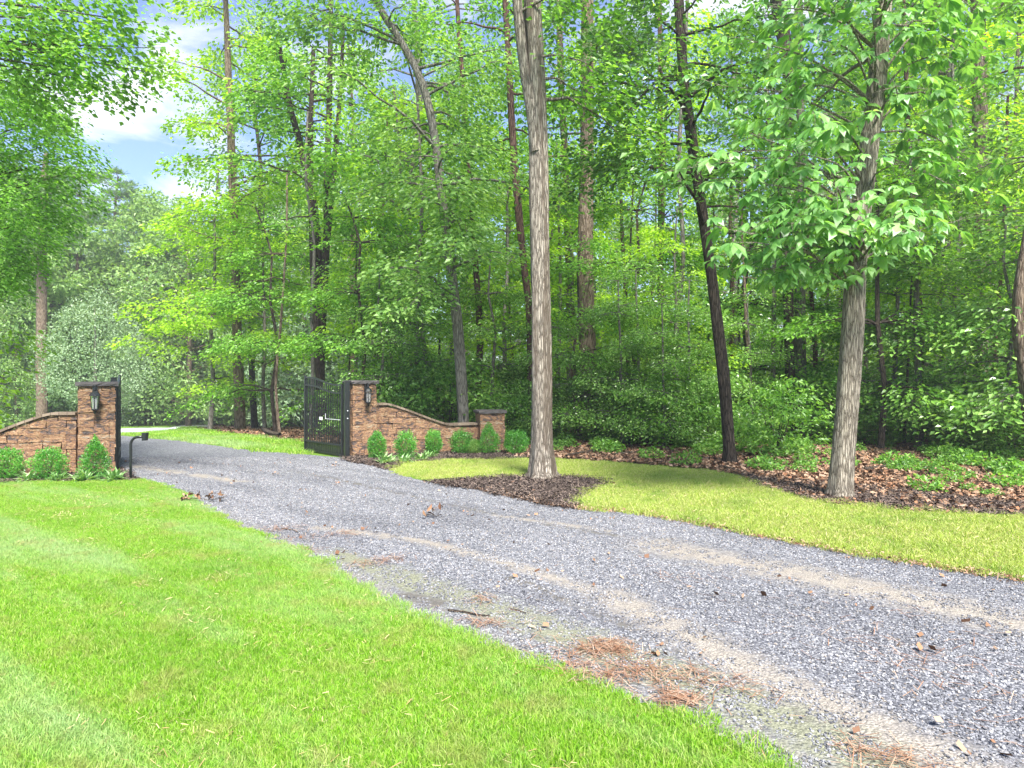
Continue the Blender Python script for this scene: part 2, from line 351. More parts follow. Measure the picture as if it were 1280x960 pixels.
def brick_mat():
    m, t = mat('split_face_block'); g = N(t, 'ShaderNodeNewGeometry'); tcn = N(t, 'ShaderNodeTexCoord')
    bmap = N(t, 'ShaderNodeMapping', inp={'Scale': (1, 1, 2.1)}); t.links.new(tcn.outputs['Object'], bmap.inputs[0]); n = noise(t, 6.5, 7, .68, bmap.outputs[0], 1.4); n2 = noise(t, 40, 6, .75, tcn.outputs['Object'])
    a = N(t, 'ShaderNodeMath', operation='MULTIPLY_ADD', inp={1: .22}); t.links.new(g.outputs['Random Per Island'], a.inputs[0])
    b = N(t, 'ShaderNodeMath', operation='MULTIPLY_ADD', inp={1: 2.5, 2: -.80}); t.links.new(n.outputs[0], b.inputs[0]); t.links.new(b.outputs[0], a.inputs[2])
    r = ramp(t, [(.10, (.07, .062, .062)), (.32, (.15, .12, .11)), (.46, (.27, .155, .10)), (.62, (.37, .215, .12)), (.8, (.43, .29, .18)), (1, (.41, .345, .27))], a.outputs[0])
    c = mixc(t, .75, r.outputs[0], ramp(t, GR((.15, .15, .15), (1.75, 1.7, 1.65)), n2.outputs[0]).outputs[0], 'MULTIPLY')
    p = N(t, 'ShaderNodeBsdfPrincipled', inp={'Roughness': .95, 'Specular IOR Level': .15}); t.links.new(c, p.inputs['Base Color'])
    t.links.new(bump(t, n.outputs[0], 1, .06, bump(t, n2.outputs[0], 1, .03)), p.inputs['Normal']); out(t, p.outputs[0]); return m
M['block'] = brick_mat()
M['cap'] = chips_mat('cap', GR((.05, .045, .045), (.09, .08, .078), (.13, .12, .115)), .9)
M['coping'] = chips_mat('coping', GR((.13, .095, .07), (.20, .15, .11), (.26, .2, .15)), .9)
def metal(name, c, rough=.35, spec=.5):
    m, t = mat(name); n = noise(t, 25, 3, .6, N(t, 'ShaderNodeTexCoord').outputs['Object'])
    mr = N(t, 'ShaderNodeMapRange', inp={3: rough*.75, 4: rough*1.3}); t.links.new(n.outputs[0], mr.inputs[0])
    p = N(t, 'ShaderNodeBsdfPrincipled', inp={'Base Color': (*c, 1), 'Specular IOR Level': spec}); t.links.new(mr.outputs[0], p.inputs['Roughness']); out(t, p.outputs[0]); return m
M['black'] = metal('black_paint', (.012, .014, .015), .32)
M['white'] = metal('white_plate', (.75, .75, .72), .5)
M['bolt'] = metal('bolt', (.6, .6, .62), .35)
m, t = mat('lantern_glass'); p = N(t, 'ShaderNodeBsdfPrincipled', inp={'Base Color': (.8, .82, .82, 1), 'Roughness': .15, 'Transmission Weight': .75, 'IOR': 1.3}); out(t, p.outputs[0]); M['glass'] = m
m, t = mat('water'); p = N(t, 'ShaderNodeBsdfPrincipled', inp={'Base Color': (.06, .055, .045, 1), 'Roughness': .03, 'Specular IOR Level': .9}); out(t, p.outputs[0]); M['water'] = m
M['wood_dead'] = bark_mat('wood_dead', (.02, .015, .012), (.09, .07, .055), (.2, .16, .13), 2)

# ------------------------------------------------------------------ the ground
EL = GP([(160, 600), (178, 601), (200, 606), (228, 619), (262, 642), (300, 660), (340, 677), (375, 691), (400, 705), (440, 729), (500, 764), (560, 789), (640, 818), (720, 850), (800, 878), (870, 905), (930, 934), (962, 960)]) + [(1.75, 2.3), (3.2, 1.2), (6, -1), (9, -4)]
ER = GP([(1600, 785), (1440, 753), (1280, 728), (1180, 712), (1060, 692), (960, 673), (880, 657), (800, 643), (730, 637), (716, 634), (680, 629), (640, 620), (600, 611), (560, 606), (530, 601), (505, 596), (486, 586), (465, 580), (440, 575)])
EF = GP([(425, 572), (380, 568), (340, 565), (300, 561), (260, 556), (220, 550), (165, 545.5), (100, 541.5), (40, 540), (-60, 539)])
NEAR_SIDE = GP([(-60, 560), (20, 566), (90, 574), (130, 582), (150, 590)])
ROAD = EL + [(30, -4), (30, 7.2)] + ER + EF + NEAR_SIDE[::1]
# order: left edge from gate towards the camera, then right edge back to the gate, along the far side, and back
FARROAD = GP([(60, 544), (130, 543.5), (170, 541.5), (210, 537.5), (268, 533), (268, 530.5), (225, 532), (170, 535.3), (110, 538), (60, 540)])
LAWN_EDGE_TOP = GP([(-260, 606), (-100, 604), (0, 604), (60, 601), (130, 600), (160, 600)])
LAWN_L = LAWN_EDGE_TOP + EL + [(-14, -4)]
LITTER_EDGE = [(640, 571), (700, 574), (760, 577), (830, 582), (890, 587), (930, 595), (980, 602), (1050, 608), (1110, 613), (1180, 622), (1280, 630), (1450, 640), (1700, 655)]
R_LAWN = GP([(486, 586), (500, 580), (530, 576), (580, 573.5), (650, 573.5), (700, 576), (760, 579), (830, 585), (890, 590), (935, 600), (975, 613), (1020, 626), (1100, 634), (1180, 640), (1280, 643), (1450, 652), (1700, 668)] ) + ER[:9] + GP([(716, 628), (724, 616), (748, 608), (756, 602), (735, 599), (690, 597.5), (640, 598), (600, 600), (566, 602), (540, 601), (505, 596)])
R_LAWN = R_LAWN[:17] + GP([(1700, 800)]) + R_LAWN[17:]
MULCH_TREE = GP([(535, 603), (566, 600), (600, 598), (640, 596), (690, 595), (740, 597), (760, 602), (750, 610), (728, 618), (719, 628), (722, 638), (716, 636), (680, 631), (640, 622), (600, 613), (560, 607.5)])
MULCH_R = GP([(925, 593), (980, 600), (1050, 606), (1110, 612), (1180, 621), (1280, 629), (1450, 640), (1700, 655), (1700, 672), (1450, 655), (1280, 645), (1180, 642), (1100, 636), (1020, 628), (970, 613), (930, 601)])
MULCH_WALL = GP([(432, 577), (465, 582), (487, 588), (501, 581), (530, 577.5), (580, 575), (650, 575), (668, 573), (670, 566), (632, 562), (560, 562), (470, 566), (436, 571)])
MULCH_L = GP([(-300, 607), (-100, 605), (0, 605), (60, 602), (130, 601), (166, 601), (160, 594), (150, 587), (60, 586), (-100, 588), (-300, 592)])
FARLAWN_FRONT = EF
FAR_LITTER = GP([(246, 537), (275, 541), (300, 544.5), (340, 549), (385, 553), (440, 556), (600, 560), (600, 530), (400, 528), (268, 531)])

def sheet(name, poly, dz, cell, m, attrs_fn=None, region=None, kind='structure', jag=.5):
    P = np.array(poly); x0, y0 = P.min(0); x1, y1 = P.max(0)
    if region: x0, x1, y0, y1 = max(x0, region[0]), min(x1, region[1]), max(y0, region[2]), min(y1, region[3])
    nx = int((x1-x0)/cell)+2; ny = int((y1-y0)/cell)+2
    gx, gy = np.meshgrid(x0+np.arange(nx+1)*cell, y0+np.arange(ny+1)*cell)
    rng = np.random.default_rng(5); gx = gx+rng.uniform(-.2, .2, gx.shape)*cell; gy = gy+rng.uniform(-.2, .2, gy.shape)*cell
    cx = (gx[:-1, :-1]+gx[1:, 1:])/2; cyy = (gy[:-1, :-1]+gy[1:, 1:])/2
    ok = in_poly(cx, cyy, poly)
    ii, jj = np.nonzero(ok); W_ = nx+1
    f = np.stack([ii*W_+jj, ii*W_+jj+1, (ii+1)*W_+jj+1, (ii+1)*W_+jj], -1)
    used, inv = np.unique(f, return_inverse=True); f = inv.reshape(f.shape)
    X = gx.ravel()[used]; Y = gy.ravel()[used]
    Z = H(X, Y)+dz+.02*sm((Y-20)/40)*dz/.004
    at = attrs_fn(X, Y) if attrs_fn else None
    return tag(obj(name, mesh_np(name, np.c_[X, Y, Z], f, m, True, at)), kind=kind)

# ground to the horizon: fine near, coarse far
def axis(a, b, fine0, fine1, fs, cs):
    L = list(np.arange(fine0, fine1+.01, fs)); x = fine0; s = fs
    while x > a: s *= 1.25; x -= s; L.insert(0, x)
    x = fine1; s = fs
    while x < b: s *= 1.25; x += s; L.append(x)
    return np.array(L)
ax = axis(-900, 900, -60, 50, 1, 1); ay = axis(-200, 1200, -6, 90, 1, 1)
gx, gy = np.meshgrid(ax, ay); nx = len(ax)
ii, jj = np.meshgrid(np.arange(len(ay)-1), np.arange(nx-1), indexing='ij')
gf = np.stack([ii*nx+jj, ii*nx+jj+1, (ii+1)*nx+jj+1, (ii+1)*nx+jj], -1).reshape(-1, 4)
tag(obj('ground', mesh_np('ground', np.c_[gx.ravel(), gy.ravel(), H(gx, gy).ravel()-.004], gf, M['turf'], True)), kind='structure')

# gravel drive with worn tracks
TR_SAND = [(GP([(400, 660), (520, 675), (640, 706), (760, 745), (850, 790)]), .19), (GP([(760, 745), (850, 790), (960, 850), (1080, 905), (1200, 960)])+[(2.6, 1.9)], .36),
           (GP([(820, 682), (900, 700), (1000, 718), (1100, 740), (1200, 762), (1290, 782), (1400, 806)]), .55),
           (GP([(170, 583), (230, 592), (300, 602)]), .28), (GP([(620, 645), (700, 655), (760, 664)]), .13)]
TR_WET = [(GP([(360, 588), (430, 601), (520, 622), (640, 648), (780, 672), (850, 692)]), .12), (GP([(850, 690), (950, 705), (1100, 735), (1280, 780)]), .42), (GP([(440, 560), (420, 575), (360, 590)]), .03), (GP([(510, 745), (545, 755)]), .16), (GP([(640,722),(800,790),(960,870),(1100,950)]), .12)]
TR_MOSS = [(GP([(480, 715), (600, 755), (700, 790), (800, 830), (900, 868), (1000, 910), (1080, 950)]), .40), (GP([(420, 690), (520, 735)]), .25)]
def road_attrs(X, Y):
    def m(trs, soft): 
        a = np.zeros(X.shape)
        for ln, w in trs: a = np.maximum(a, np.clip(1.15-seg_dist(X, Y, ln)/w, 0, 1))
        return a
    s = m(TR_SAND, 1); mo = m(TR_MOSS, 1)*.85; we = m(TR_WET, 1)*.8
    we = we*(1-.8*s)
    # the shoulder by the lawn: thin dirt and needles
    ed = seg_dist(X, Y, EL); s = np.maximum(s, np.clip(1-ed/.55, 0, 1)*.75*((Y < 9.5)))
    return {'sandy': s, 'mossy': mo, 'wet': we}
sheet('gravel_road', ROAD, .004, .055, M['road'], road_attrs, (-12, 12, 1.0, 18.2))
ROAD2 = [p for p in ROAD]
sheet('gravel_road', ROAD, .004, .3, M['road'], road_attrs, (-45, 9, 18.0, 60))
m, t = mat('overexposed_gravel'); p0 = pos(t); n = noise(t, 3, 5, .6, p0); pb = N(t, 'ShaderNodeBsdfPrincipled', inp={'Roughness': .9}); t.links.new(mixc(t, n.outputs[0], (.40, .41, .43), (.56, .57, .58)), pb.inputs['Base Color']); out(t, pb.outputs[0])  # far gravel, its overexposed brightness painted in as pale grey
sheet('distant_road', FARROAD, .006, .4, m)
sheet('mulch_bed', MULCH_TREE, .012, .07, M['mulch'])
sheet('mulch_bed', MULCH_R, .012, .08, M['mulch'])
sheet('mulch_bed', MULCH_WALL, .012, .08, M['mulch'])
sheet('mulch_bed', MULCH_L, .012, .08, M['mulch'])
FOREST = GP(LITTER_EDGE) + [(40, 12), (60, 95), (-3, 95), (-4, 24)] + GP([(600, 556), (620, 562)])
sheet('forest_floor', FOREST, .008, .25, M['litter'])
sheet('forest_floor', FAR_LITTER, .008, .3, M['litter'])

# ------------------------------------------------------------------ scatter of small stuff (one object each)
hid = bpy.data.collections.new('scatter_sources')
def gn_scatter(name, X, Y, Z, rotz, scl, idx, sources, label, cat, tilt=0):
    coll = bpy.data.collections.new(name+'_source')
    for i, me in enumerate(sources):
        o = bpy.data.objects.new('%s_piece_%02d' % (name, i), me); coll.objects.link(o)
    n = len(X); rng = np.random.default_rng(n)
    rot = np.c_[rng.normal(0, tilt, n) if tilt else np.zeros(n), rng.normal(0, tilt, n) if tilt else np.zeros(n), rotz]
    me = mesh_np(name, np.c_[X, Y, Z], np.zeros((0, 3), int), None, attrs={'rot': rot, 'scl': np.c_[scl, scl, scl], 'pick': idx.astype(float)})
    me.materials.append(sources[0].materials[0])
    o = obj(name, me)
    ng = bpy.data.node_groups.new(name+'_scatter', 'GeometryNodeTree')
    ng.interface.new_socket(name='Geometry', in_out='INPUT', socket_type='NodeSocketGeometry')
    ng.interface.new_socket(name='Geometry', in_out='OUTPUT', socket_type='NodeSocketGeometry')
    gi = ng.nodes.new('NodeGroupInput'); go = ng.nodes.new('NodeGroupOutput')
    ci = ng.nodes.new('GeometryNodeCollectionInfo'); ci.inputs[0].default_value = coll; ci.inputs[1].default_value = True; ci.inputs[2].default_value = True
    ip = ng.nodes.new('GeometryNodeInstanceOnPoints')
    def na(nm, ty):
        a = ng.nodes.new('GeometryNodeInputNamedAttribute'); a.data_type = ty; a.inputs[0].default_value = nm; return a.outputs[0]
    ng.links.new(gi.outputs[0], ip.inputs['Points']); ng.links.new(ci.outputs[0], ip.inputs['Instance'])
    ip.inputs['Pick Instance'].default_value = True
    ng.links.new(na('pick', 'FLOAT'), ip.inputs['Instance Index'])
    ng.links.new(na('rot', 'FLOAT_VECTOR'), ip.inputs['Rotation']); ng.links.new(na('scl', 'FLOAT_VECTOR'), ip.inputs['Scale'])
    ng.links.new(ip.outputs[0], go.inputs[0])
    md = o.modifiers.new('scatter', 'NODES'); md.node_group = ng
    return tag(o, label, cat, kind='stuff')

def blades(rng, n, size, hmin, hmax, w, m, lean=.5, name='blades'):
    x = rng.uniform(-size/2, size/2, n); y = rng.uniform(-size/2, size/2, n); h = rng.uniform(hmin, hmax, n)
    a = rng.uniform(0, 2*math.pi, n); la = rng.uniform(0, 2*math.pi, n); le = np.abs(rng.normal(0, lean, n))*h
    wx, wy = np.cos(a)*w/2, np.sin(a)*w/2
    lx, ly = np.cos(la)*le, np.sin(la)*le
    z0 = np.zeros(n)-.004
    b0 = np.c_[x-wx, y-wy, z0]; b1 = np.c_[x+wx, y+wy, z0]
    m0 = np.c_[x-wx*.9+lx*.4, y-wy*.9+ly*.4, h*.6]; m1 = np.c_[x+wx*.9+lx*.4, y+wy*.9+ly*.4, h*.6]
    tp = np.c_[x+lx*1.1, y+ly*1.1, h*.95]
    V = np.stack([b0, b1, m1, m0, tp], 1).reshape(-1, 3); i = np.arange(n)[:, None]*5
    f = np.concatenate([i+np.array([[0, 1, 2]]), i+np.array([[0, 2, 3]]), i+np.array([[3, 2, 4]])])
    return mesh_np(name, V, f, m)

def grid_pts(poly, cell, region, rng, jit=.5):
    x0, x1, y0, y1 = region
    gx, gy = np.meshgrid(np.arange(x0, x1, cell), np.arange(y0, y1, cell)); gx = gx.ravel(); gy = gy.ravel()
    gx = gx+rng.uniform(-jit, jit, gx.shape)*cell; gy = gy+rng.uniform(-jit, jit, gy.shape)*cell
    ok = in_poly(gx, gy, poly)
    # keep what the camera could see from nearby positions
    ok &= (np.abs(gx) < gy*.78+1.6) & (gy > 1.4)
    return gx[ok], gy[ok]

rng = np.random.default_rng(11)
def lawn(name, poly, cell, region, m, label, hm=(.025, .06), w=.0035, n=240, lean=.6, extra=None, size=.22):
    src = [blades(rng, n, size, hm[0], hm[1], w, m, lean, name+'_blades') for _ in range(6)]
    X, Y = grid_pts(poly, cell, region, rng)
    if extra is not None: k = extra(X, Y); X, Y = X[k], Y[k]
    k = len(X)
    gn_scatter(name, X, Y, H(X, Y), rng.uniform(0, 6.28, k), rng.uniform(.75, 1.2, k)*(.85+.4*vnoise(X, Y, 1.3)), rng.integers(0, 6, k), src, label, 'grass', .05)
lawn('lawn_grass', LAWN_L, .105, (-9.5, 4, 1.4, 12), M['grass'], 'bright green mown lawn in the left foreground', (.018, .042), .0028, 430, .68)
lawn('lawn_grass', R_LAWN, .13, (-3.2, 14, 6, 16), M['grass_dry'], 'yellow green lawn strip between the gravel drive and the woods', (.025, .055), .0045, 230, .6)
FARLAWN = EF[1:8] + GP([(100, 530), (268, 529)]) + GP([(246, 537), (275, 541), (300, 544.5), (340, 549), (385, 553), (400, 562)])
FARLAWN = EF[1:8] + [(-40, 60), (-22, 75)] + GP([(262, 531.5)]) + FAR_LITTER[:5] + GP([(400, 562)])
lawn('lawn_grass', FARLAWN, .30, (-45, -3, 14, 66), M['grass'], 'green lawn beyond the gate along the curving drive', (.04, .09), .012, 160, .6, lambda X, Y: ~in_poly(X, Y, FARROAD) & (seg_dist(X, Y, FARROAD+FARROAD[:1]) > .45), .5)

def stones(rng, n, size, smin, smax, m, name='stones', flat=.65):
    ico = np.array([(0, 0, 1), (.89, 0, .45), (.28, .85, .45), (-.72, .53, .45), (-.72, -.53, .45), (.28, -.85, .45), (.72, .53, -.45), (-.28, .85, -.45), (-.89, 0, -.45), (-.28, -.85, -.45), (.72, -.53, -.45)])
    fc = np.array([(0, 1, 2), (0, 2, 3), (0, 3, 4), (0, 4, 5), (0, 5, 1), (1, 6, 2), (2, 7, 3), (3, 8, 4), (4, 9, 5), (5, 10, 1), (6, 7, 2), (7, 8, 3), (8, 9, 4), (9, 10, 5), (10, 6, 1)])
    V = []; Fc = []
    for i in range(n):
        s = rng.uniform(smin, smax)*.5; v = ico*np.array([1, rng.uniform(.55, 1), flat*rng.uniform(.6, 1.2)])+rng.normal(0, .16, ico.shape)
        R = np.array(Matrix.Rotation(rng.uniform(0, 6.28), 3, 'Z') @ Matrix.Rotation(rng.normal(0, .35), 3, 'X'))
        v = (v @ R.T)*s + np.array([rng.uniform(-.5, .5)*size, rng.uniform(-.5, .5)*size, s*rng.uniform(.15, .7)])
        V.append(v); Fc.append(fc+i*len(ico))
    return mesh_np(name, np.vstack(V), np.vstack(Fc), m)
src = [stones(rng, 42, .11, .005, .0175, M['stone']) for _ in range(10)]
X, Y = grid_pts(ROAD, .078, (-9, 12, 1.4, 15), rng)
at = road_attrs(X, Y); keep = rng.random(len(X)) > np.clip(.85*at['sandy']+.5*at['mossy'], 0, .85)*(.35+1.0*vnoise(X, Y, 5, 3))
keep &= ~((rng.random(len(X)) < .75*np.clip(at['wet']-.25, 0, 1)))
keep &= (Y < 11) | (rng.random(len(X)) < .75)
X, Y = X[keep], Y[keep]; k = len(X)
gn_scatter('gravel_stones', X, Y, H(X, Y)+.003, rng.uniform(0, 6.28, k), rng.uniform(.7, 1.25, k), rng.integers(0, 10, k), src, 'loose blue grey gravel stones covering the drive', 'gravel')
def chips(rng, n, size, L, w, m, name, th=.5):
    V = []; 
    x = rng.uniform(-size/2, size/2, n); y = rng.uniform(-size/2, size/2, n); a = rng.uniform(0, 6.28, n); l = rng.uniform(.5, 1.2, n)*L; ww = rng.uniform(.5, 1.2, n)*w
    dx, dy = np.cos(a), np.sin(a); z = rng.uniform(.004, .03, n); tz = rng.normal(0, .35, n)*l; sz = rng.normal(0, th, n)*ww
    c = np.c_[x, y, z]; D = np.c_[dx*l/2, dy*l/2, tz/2]; S = np.c_[-dy*ww/2, dx*ww/2, sz/2]
    V = np.stack([c-D-S*.6, c+D-S*.5, c+D*.9+S, c-D+S*.8], 1).reshape(-1, 3)
    f = np.arange(n*4).reshape(-1, 4); return mesh_np(name, V, f, m)
M['straw'] = chips_mat('straw', GR((.22, .15, .06), (.42, .34, .15), (.52, .46, .26), (.36, .22, .10)))
chips0 = lambda rng, n, size: chips(rng, n, size, .045, .004, M['straw'], 'clippings', .5)
src = [chips0(rng, 26, .3) for _ in range(5)]
Xa, Ya = grid_pts(LAWN_L, .24, (-9.5, 4, 1.4, 12), rng); kk = rng.random(len(Xa)) < .6*(vnoise(Xa, Ya, 1.1, 8)-.15); Xa, Ya = Xa[kk], Ya[kk]; Xb, Yb = grid_pts(R_LAWN, .26, (-3.2, 14, 6, 16), rng)
X = np.r_[Xa, Xb]; Y = np.r_[Ya, Yb]; k = len(X)
gn_scatter('dry_clippings', X, Y, H(X, Y)+.018, rng.uniform(0, 6.28, k), rng.uniform(.7, 1.2, k), rng.integers(0, 5, k), src, 'straw coloured clippings lying in the lawns', 'clippings')
# strays on the edge of the lawn, over the dirt
src = [chips(rng, 90, .25, .045, .014, M['mulch_chip'], 'chips') for _ in range(5)]
XX = []; YY = []
for P_, rg in ((MULCH_TREE, (-3, 2.5, 8, 14)), (MULCH_R, (3, 14, 6, 14)), (MULCH_WALL, (-4.5, 1, 12, 18)), (MULCH_L, (-12, -5, 10, 15))):
    a, b = grid_pts(P_, .12, rg, rng); XX.append(a); YY.append(b)
X = np.concatenate(XX); Y = np.concatenate(YY); k = len(X)
gn_scatter('mulch_chips', X, Y, H(X, Y)+.012, rng.uniform(0, 6.28, k), rng.uniform(.8, 1.3, k), rng.integers(0, 5, k), src, 'dark shredded bark mulch in the planting beds', 'mulch')
src = [chips(rng, 36, .4, .075, .045, M['dead_leaf'], 'dry_leaves', .9) for _ in range(6)]
X, Y = grid_pts(FOREST, .21, (-4, 22, 9, 27), rng, .6)
dE = seg_dist(X, Y, GP(LITTER_EDGE)); keep = rng.random(len(X)) < np.clip(1.1-dE/14, .35, 1); X, Y = X[keep], Y[keep]
a, b = grid_pts(FAR_LITTER, .35, (-16, -2, 16, 34), rng); X = np.r_[X, a]; Y = np.r_[Y, b]
# a sprinkle over the mulch and the lawn's edge
a, b = grid_pts(MULCH_R, .30, (3, 14, 6, 14), rng); X = np.r_[X, a]; Y = np.r_[Y, b]
k = len(X)
gn_scatter('leaf_litter', X, Y, H(X, Y)+.015, rng.uniform(0, 6.28, k), rng.uniform(.7, 1.2, k), rng.integers(0, 6, k), src, 'brown and orange fallen leaves on the forest floor', 'fallen leaves')
# small leaves strewn over gravel and mulch
src = [chips(rng, 5, .6, .05, .03, M['dead_leaf'], 'strewn_leaf', .8) for _ in range(6)]
a, b = grid_pts(ROAD, .95, (-8, 10, 1.5, 14), rng); a2, b2 = grid_pts(MULCH_TREE, .4, (-3, 3, 8, 14), rng); a3, b3 = grid_pts(MULCH_WALL, .4, (-5, 3, 10, 17), rng)
tt = rng.random(420); L = np.array(ER[1:13]); seg = rng.integers(0, len(L)-1, 420); ex = L[seg, 0]*(1-tt)+L[seg+1, 0]*tt+rng.normal(0, .06, 420); ey = L[seg, 1]*(1-tt)+L[seg+1, 1]*tt+rng.normal(0, .06, 420)
X = np.r_[a, a2, a3]; Y = np.r_[b, b2, b3]; k = len(X)
gn_scatter('strewn_leaves', X, Y, H(X, Y)+.012, rng.uniform(0, 6.28, k), rng.uniform(.5, 1, k), rng.integers(0, 6, k), src, 'small brown leaves strewn over gravel and mulch', 'fallen leaves')
src = [chips(rng, 10, .2, .03, .010, M['dead_leaf'], 'edge_debris', .8) for _ in range(6)]
k = len(ex)
gn_scatter('edge_debris', ex, ey, H(ex, ey)+.01, rng.uniform(0, 6.28, k), rng.uniform(.6, 1.1, k), rng.integers(0, 6, k), src, 'rusty brown debris along the far edge of the drive', 'debris')

# pine needles in drifts on the drive
def needles():
    V = []; rngn = np.random.default_rng(77)
    def drift(line, width, n, L=.11):
        n = int(n*.24); width *= 1.9; P = np.array(line); s = rngn.integers(0, len(P)-1, n); t_ = rngn.random(n)
        c = P[s]*(1-t_)[:, None]+P[s+1]*t_[:, None]; c = c+rngn.normal(0, width, (n, 2))
        a = rngn.normal(-.5, 1.0, n); l = rngn.uniform(.5, 1.2, n)*L; w = .0018
        z = H(c[:, 0], c[:, 1])+rngn.uniform(.012, .035, n)
        dx, dy = np.cos(a)*l/2, np.sin(a)*l/2; tz = rngn.normal(0, .08, n)*l
        C = np.c_[c, z]; D = np.c_[dx, dy, tz]; S = np.c_[-np.sin(a)*w, np.cos(a)*w, np.zeros(n)]
        V.append(np.stack([C-D-S, C+D-S, C+D+S, C-D+S], 1).reshape(-1, 3))
    drift(GP([(700, 828), (745, 812), (790, 840), (810, 842)]), .06, 1100)
    drift(GP([(705, 835), (760, 850), (860, 846), (945, 866)]), .04, 1300)
    drift(GP([(725, 815), (765, 808), (775, 815)]), .03, 900)
    drift(GP([(820, 880), (850, 872), (865, 882)]), .03, 700)
    drift(GP([(1060, 935), (1110, 950), (1150, 958)]), .035, 500)
    drift(GP([(440, 708), (480, 703), (500, 700)]), .04, 500); drift(GP([(370, 675), (430, 668), (445, 670)]), .04, 450); drift(GP([(330, 664), (380, 661)]), .05, 350)
    drift(GP([(370, 688), (400, 690)]), .04, 200); drift(GP([(585, 778), (625, 783)]), .025, 250); drift(GP([(600, 748), (612, 754)]), .03, 150)
    drift(GP([(1060, 800), (1140, 818), (1200, 840)]), .10, 260); drift(GP([(1190, 870), (1220, 900)]), .10, 120); drift(GP([(840, 715), (870, 735)]), .08, 120)
    drift(GP([(1000, 745), (1100, 790), (1270, 850)]), .25, 260); drift(GP([(560, 760), (680, 800), (1000, 930)]), .12, 260)
    V_ = np.vstack(V); return mesh_np('pine_needles', V_, np.arange(len(V_)).reshape(-1, 4), M['needle_dead'])
tag(obj('pine_needles', needles()), 'rust coloured pine needles drifted along the drive edge', 'pine needles', kind='stuff')

# ------------------------------------------------------------------ walls, pillars, gates
RZ = math.radians(32)
def local_blocks(mb, length_pts, thick, top_fn, rng, course=.128, jit=.010):
    """split-face courses along a polyline of (x, y); top_fn(s) gives the top height at distance s"""
    P = np.array(length_pts, float); seg = np.hypot(*np.diff(P, axis=0).T); S = np.r_[0, np.cumsum(seg)]; total = S[-1]
    def at(s):
        s = min(max(s, 0), total); i = min(np.searchsorted(S, s, 'right')-1, len(seg)-1); t_ = (s-S[i])/seg[i]
        p = P[i]*(1-t_)+P[i+1]*t_; d = (P[i+1]-P[i])/seg[i]; return p, np.array([-d[1], d[0]])
    z = -.05; row = 0
    while z < max(top_fn(s) for s in np.linspace(0, total, 20)):
        s = 0; 
        while s < total-1e-3:
            w = rng.uniform(.14, .34)
            if s == 0 and row % 2: w *= .55
            e = min(s+w, total);  e = total if total-e < .06 else e
            g = .003
            ta, tb = min(z+course-g, top_fn(s)), min(z+course-g, top_fn(e))
            if max(ta, tb) > z+.01:
                ta = max(ta, z+.005); tb = max(tb, z+.005)
                (pa, na), (pb, nb) = at(s+g), at(e-g); o = rng.uniform(-jit, jit); v = []
                of = thick/2+o; ob = thick/2+rng.uniform(-jit, jit)
                # front, middle-front bulge kept simple: chamfered block
                for zz, (t1, t2) in ((0, (z, z)), (1, (ta, tb))):
                    for p, n_, tz in ((pa, na, t1), (pb, nb, t2)):
                        for off in (-of, ob): v.append([*(p+n_*off), tz])
                v = np.array(v)+rng.normal(0, .006, (8, 3))
                mb.add(v, [[0, 1, 3, 2], [4, 6, 7, 5], [0, 2, 6, 4], [1, 5, 7, 3], [0, 4, 5, 1], [2, 3, 7, 6]])
            s = e
        z += course; row += 1

def pillar(name, loc, w, h, label, rz, rng, cap_over=.045, cap_t=.075):
    root = empty(name, (loc[0], loc[1], 0), rz); tag(root, label, 'pillar', 'stone pillars of the entrance')
    mb = MB(); hw = w/2
    z = -.05; course = .13
    while z < h-cap_t-.01:
        c = min(course, h-cap_t-z)
        # four sides of blocks round a core
        k = rng.uniform(.35, .65); g = .004
        for side in range(4):
            a = side*math.pi/2; ca, sa = math.cos(a), math.sin(a)
            for (s0, s1) in ((-hw, -hw+w*k), (-hw+w*k, hw-.09)):
                o = rng.uniform(-.008, .008)
                cx, cyl = (s0+s1)/2, -hw+.06-o/2
                v = np.array([[x, y, zz] for zz in (z, z+c-g) for y in (-hw-o, -hw+.09) for x in (s0+g/2, s1-g/2)])+rng.normal(0, .0055, (8, 3))
                v = np.c_[v[:, 0]*ca-v[:, 1]*sa, v[:, 0]*sa+v[:, 1]*ca, v[:, 2]]
                mb.add(v, [[0, 2, 3, 1], [4, 5, 7, 6], [0, 1, 5, 4], [2, 6, 7, 3], [0, 4, 6, 2], [1, 3, 7, 5]])
        z += course
    mb.box((0, 0, (h-cap_t)/2), (w-.1, w-.1, h-cap_t-.01))
    mb.build('body', M['block'], root)
    cb = MB(); nseg = 8; ww = w+2*cap_over
    # rock-faced edge of the cap slab
    ring = []
    for zz in (0, cap_t*.5, cap_t):
        r = []
        for side in range(4):
            a = side*math.pi/2; ca, sa = math.cos(a), math.sin(a)
            for q in range(nseg):
                x = -ww/2+ww*q/nseg; y = -ww/2+rng.normal(0, .008)+(0 if zz == cap_t*.5 else .008)
                r.append([x*ca-y*sa, x*sa+y*ca, h-cap_t+zz+rng.normal(0, .003)])
        ring.append(r)
    ring.append([[p[0]*.01, p[1]*.01, h+.006] for p in ring[-1]]); ring.insert(0, [[p[0]*.01, p[1]*.01, h-cap_t] for p in ring[0]])
    n = 4*nseg; cb.add(np.array(ring).reshape(-1, 3), [[i*n+j, i*n+(j+1) % n, (i+1)*n+(j+1) % n, (i+1)*n+j] for i in range(4) for j in range(n)])
    cb.build('cap', M['cap'], root)
    return root
rw = np.random.default_rng(3)
cz, sz = math.cos(RZ), math.sin(RZ)
def corner_to_center(x, y, w): return (x+cz*w/2-sz*w/2, y+sz*w/2+cz*w/2)   # left front corner -> centre
WL, WR = .575, .55
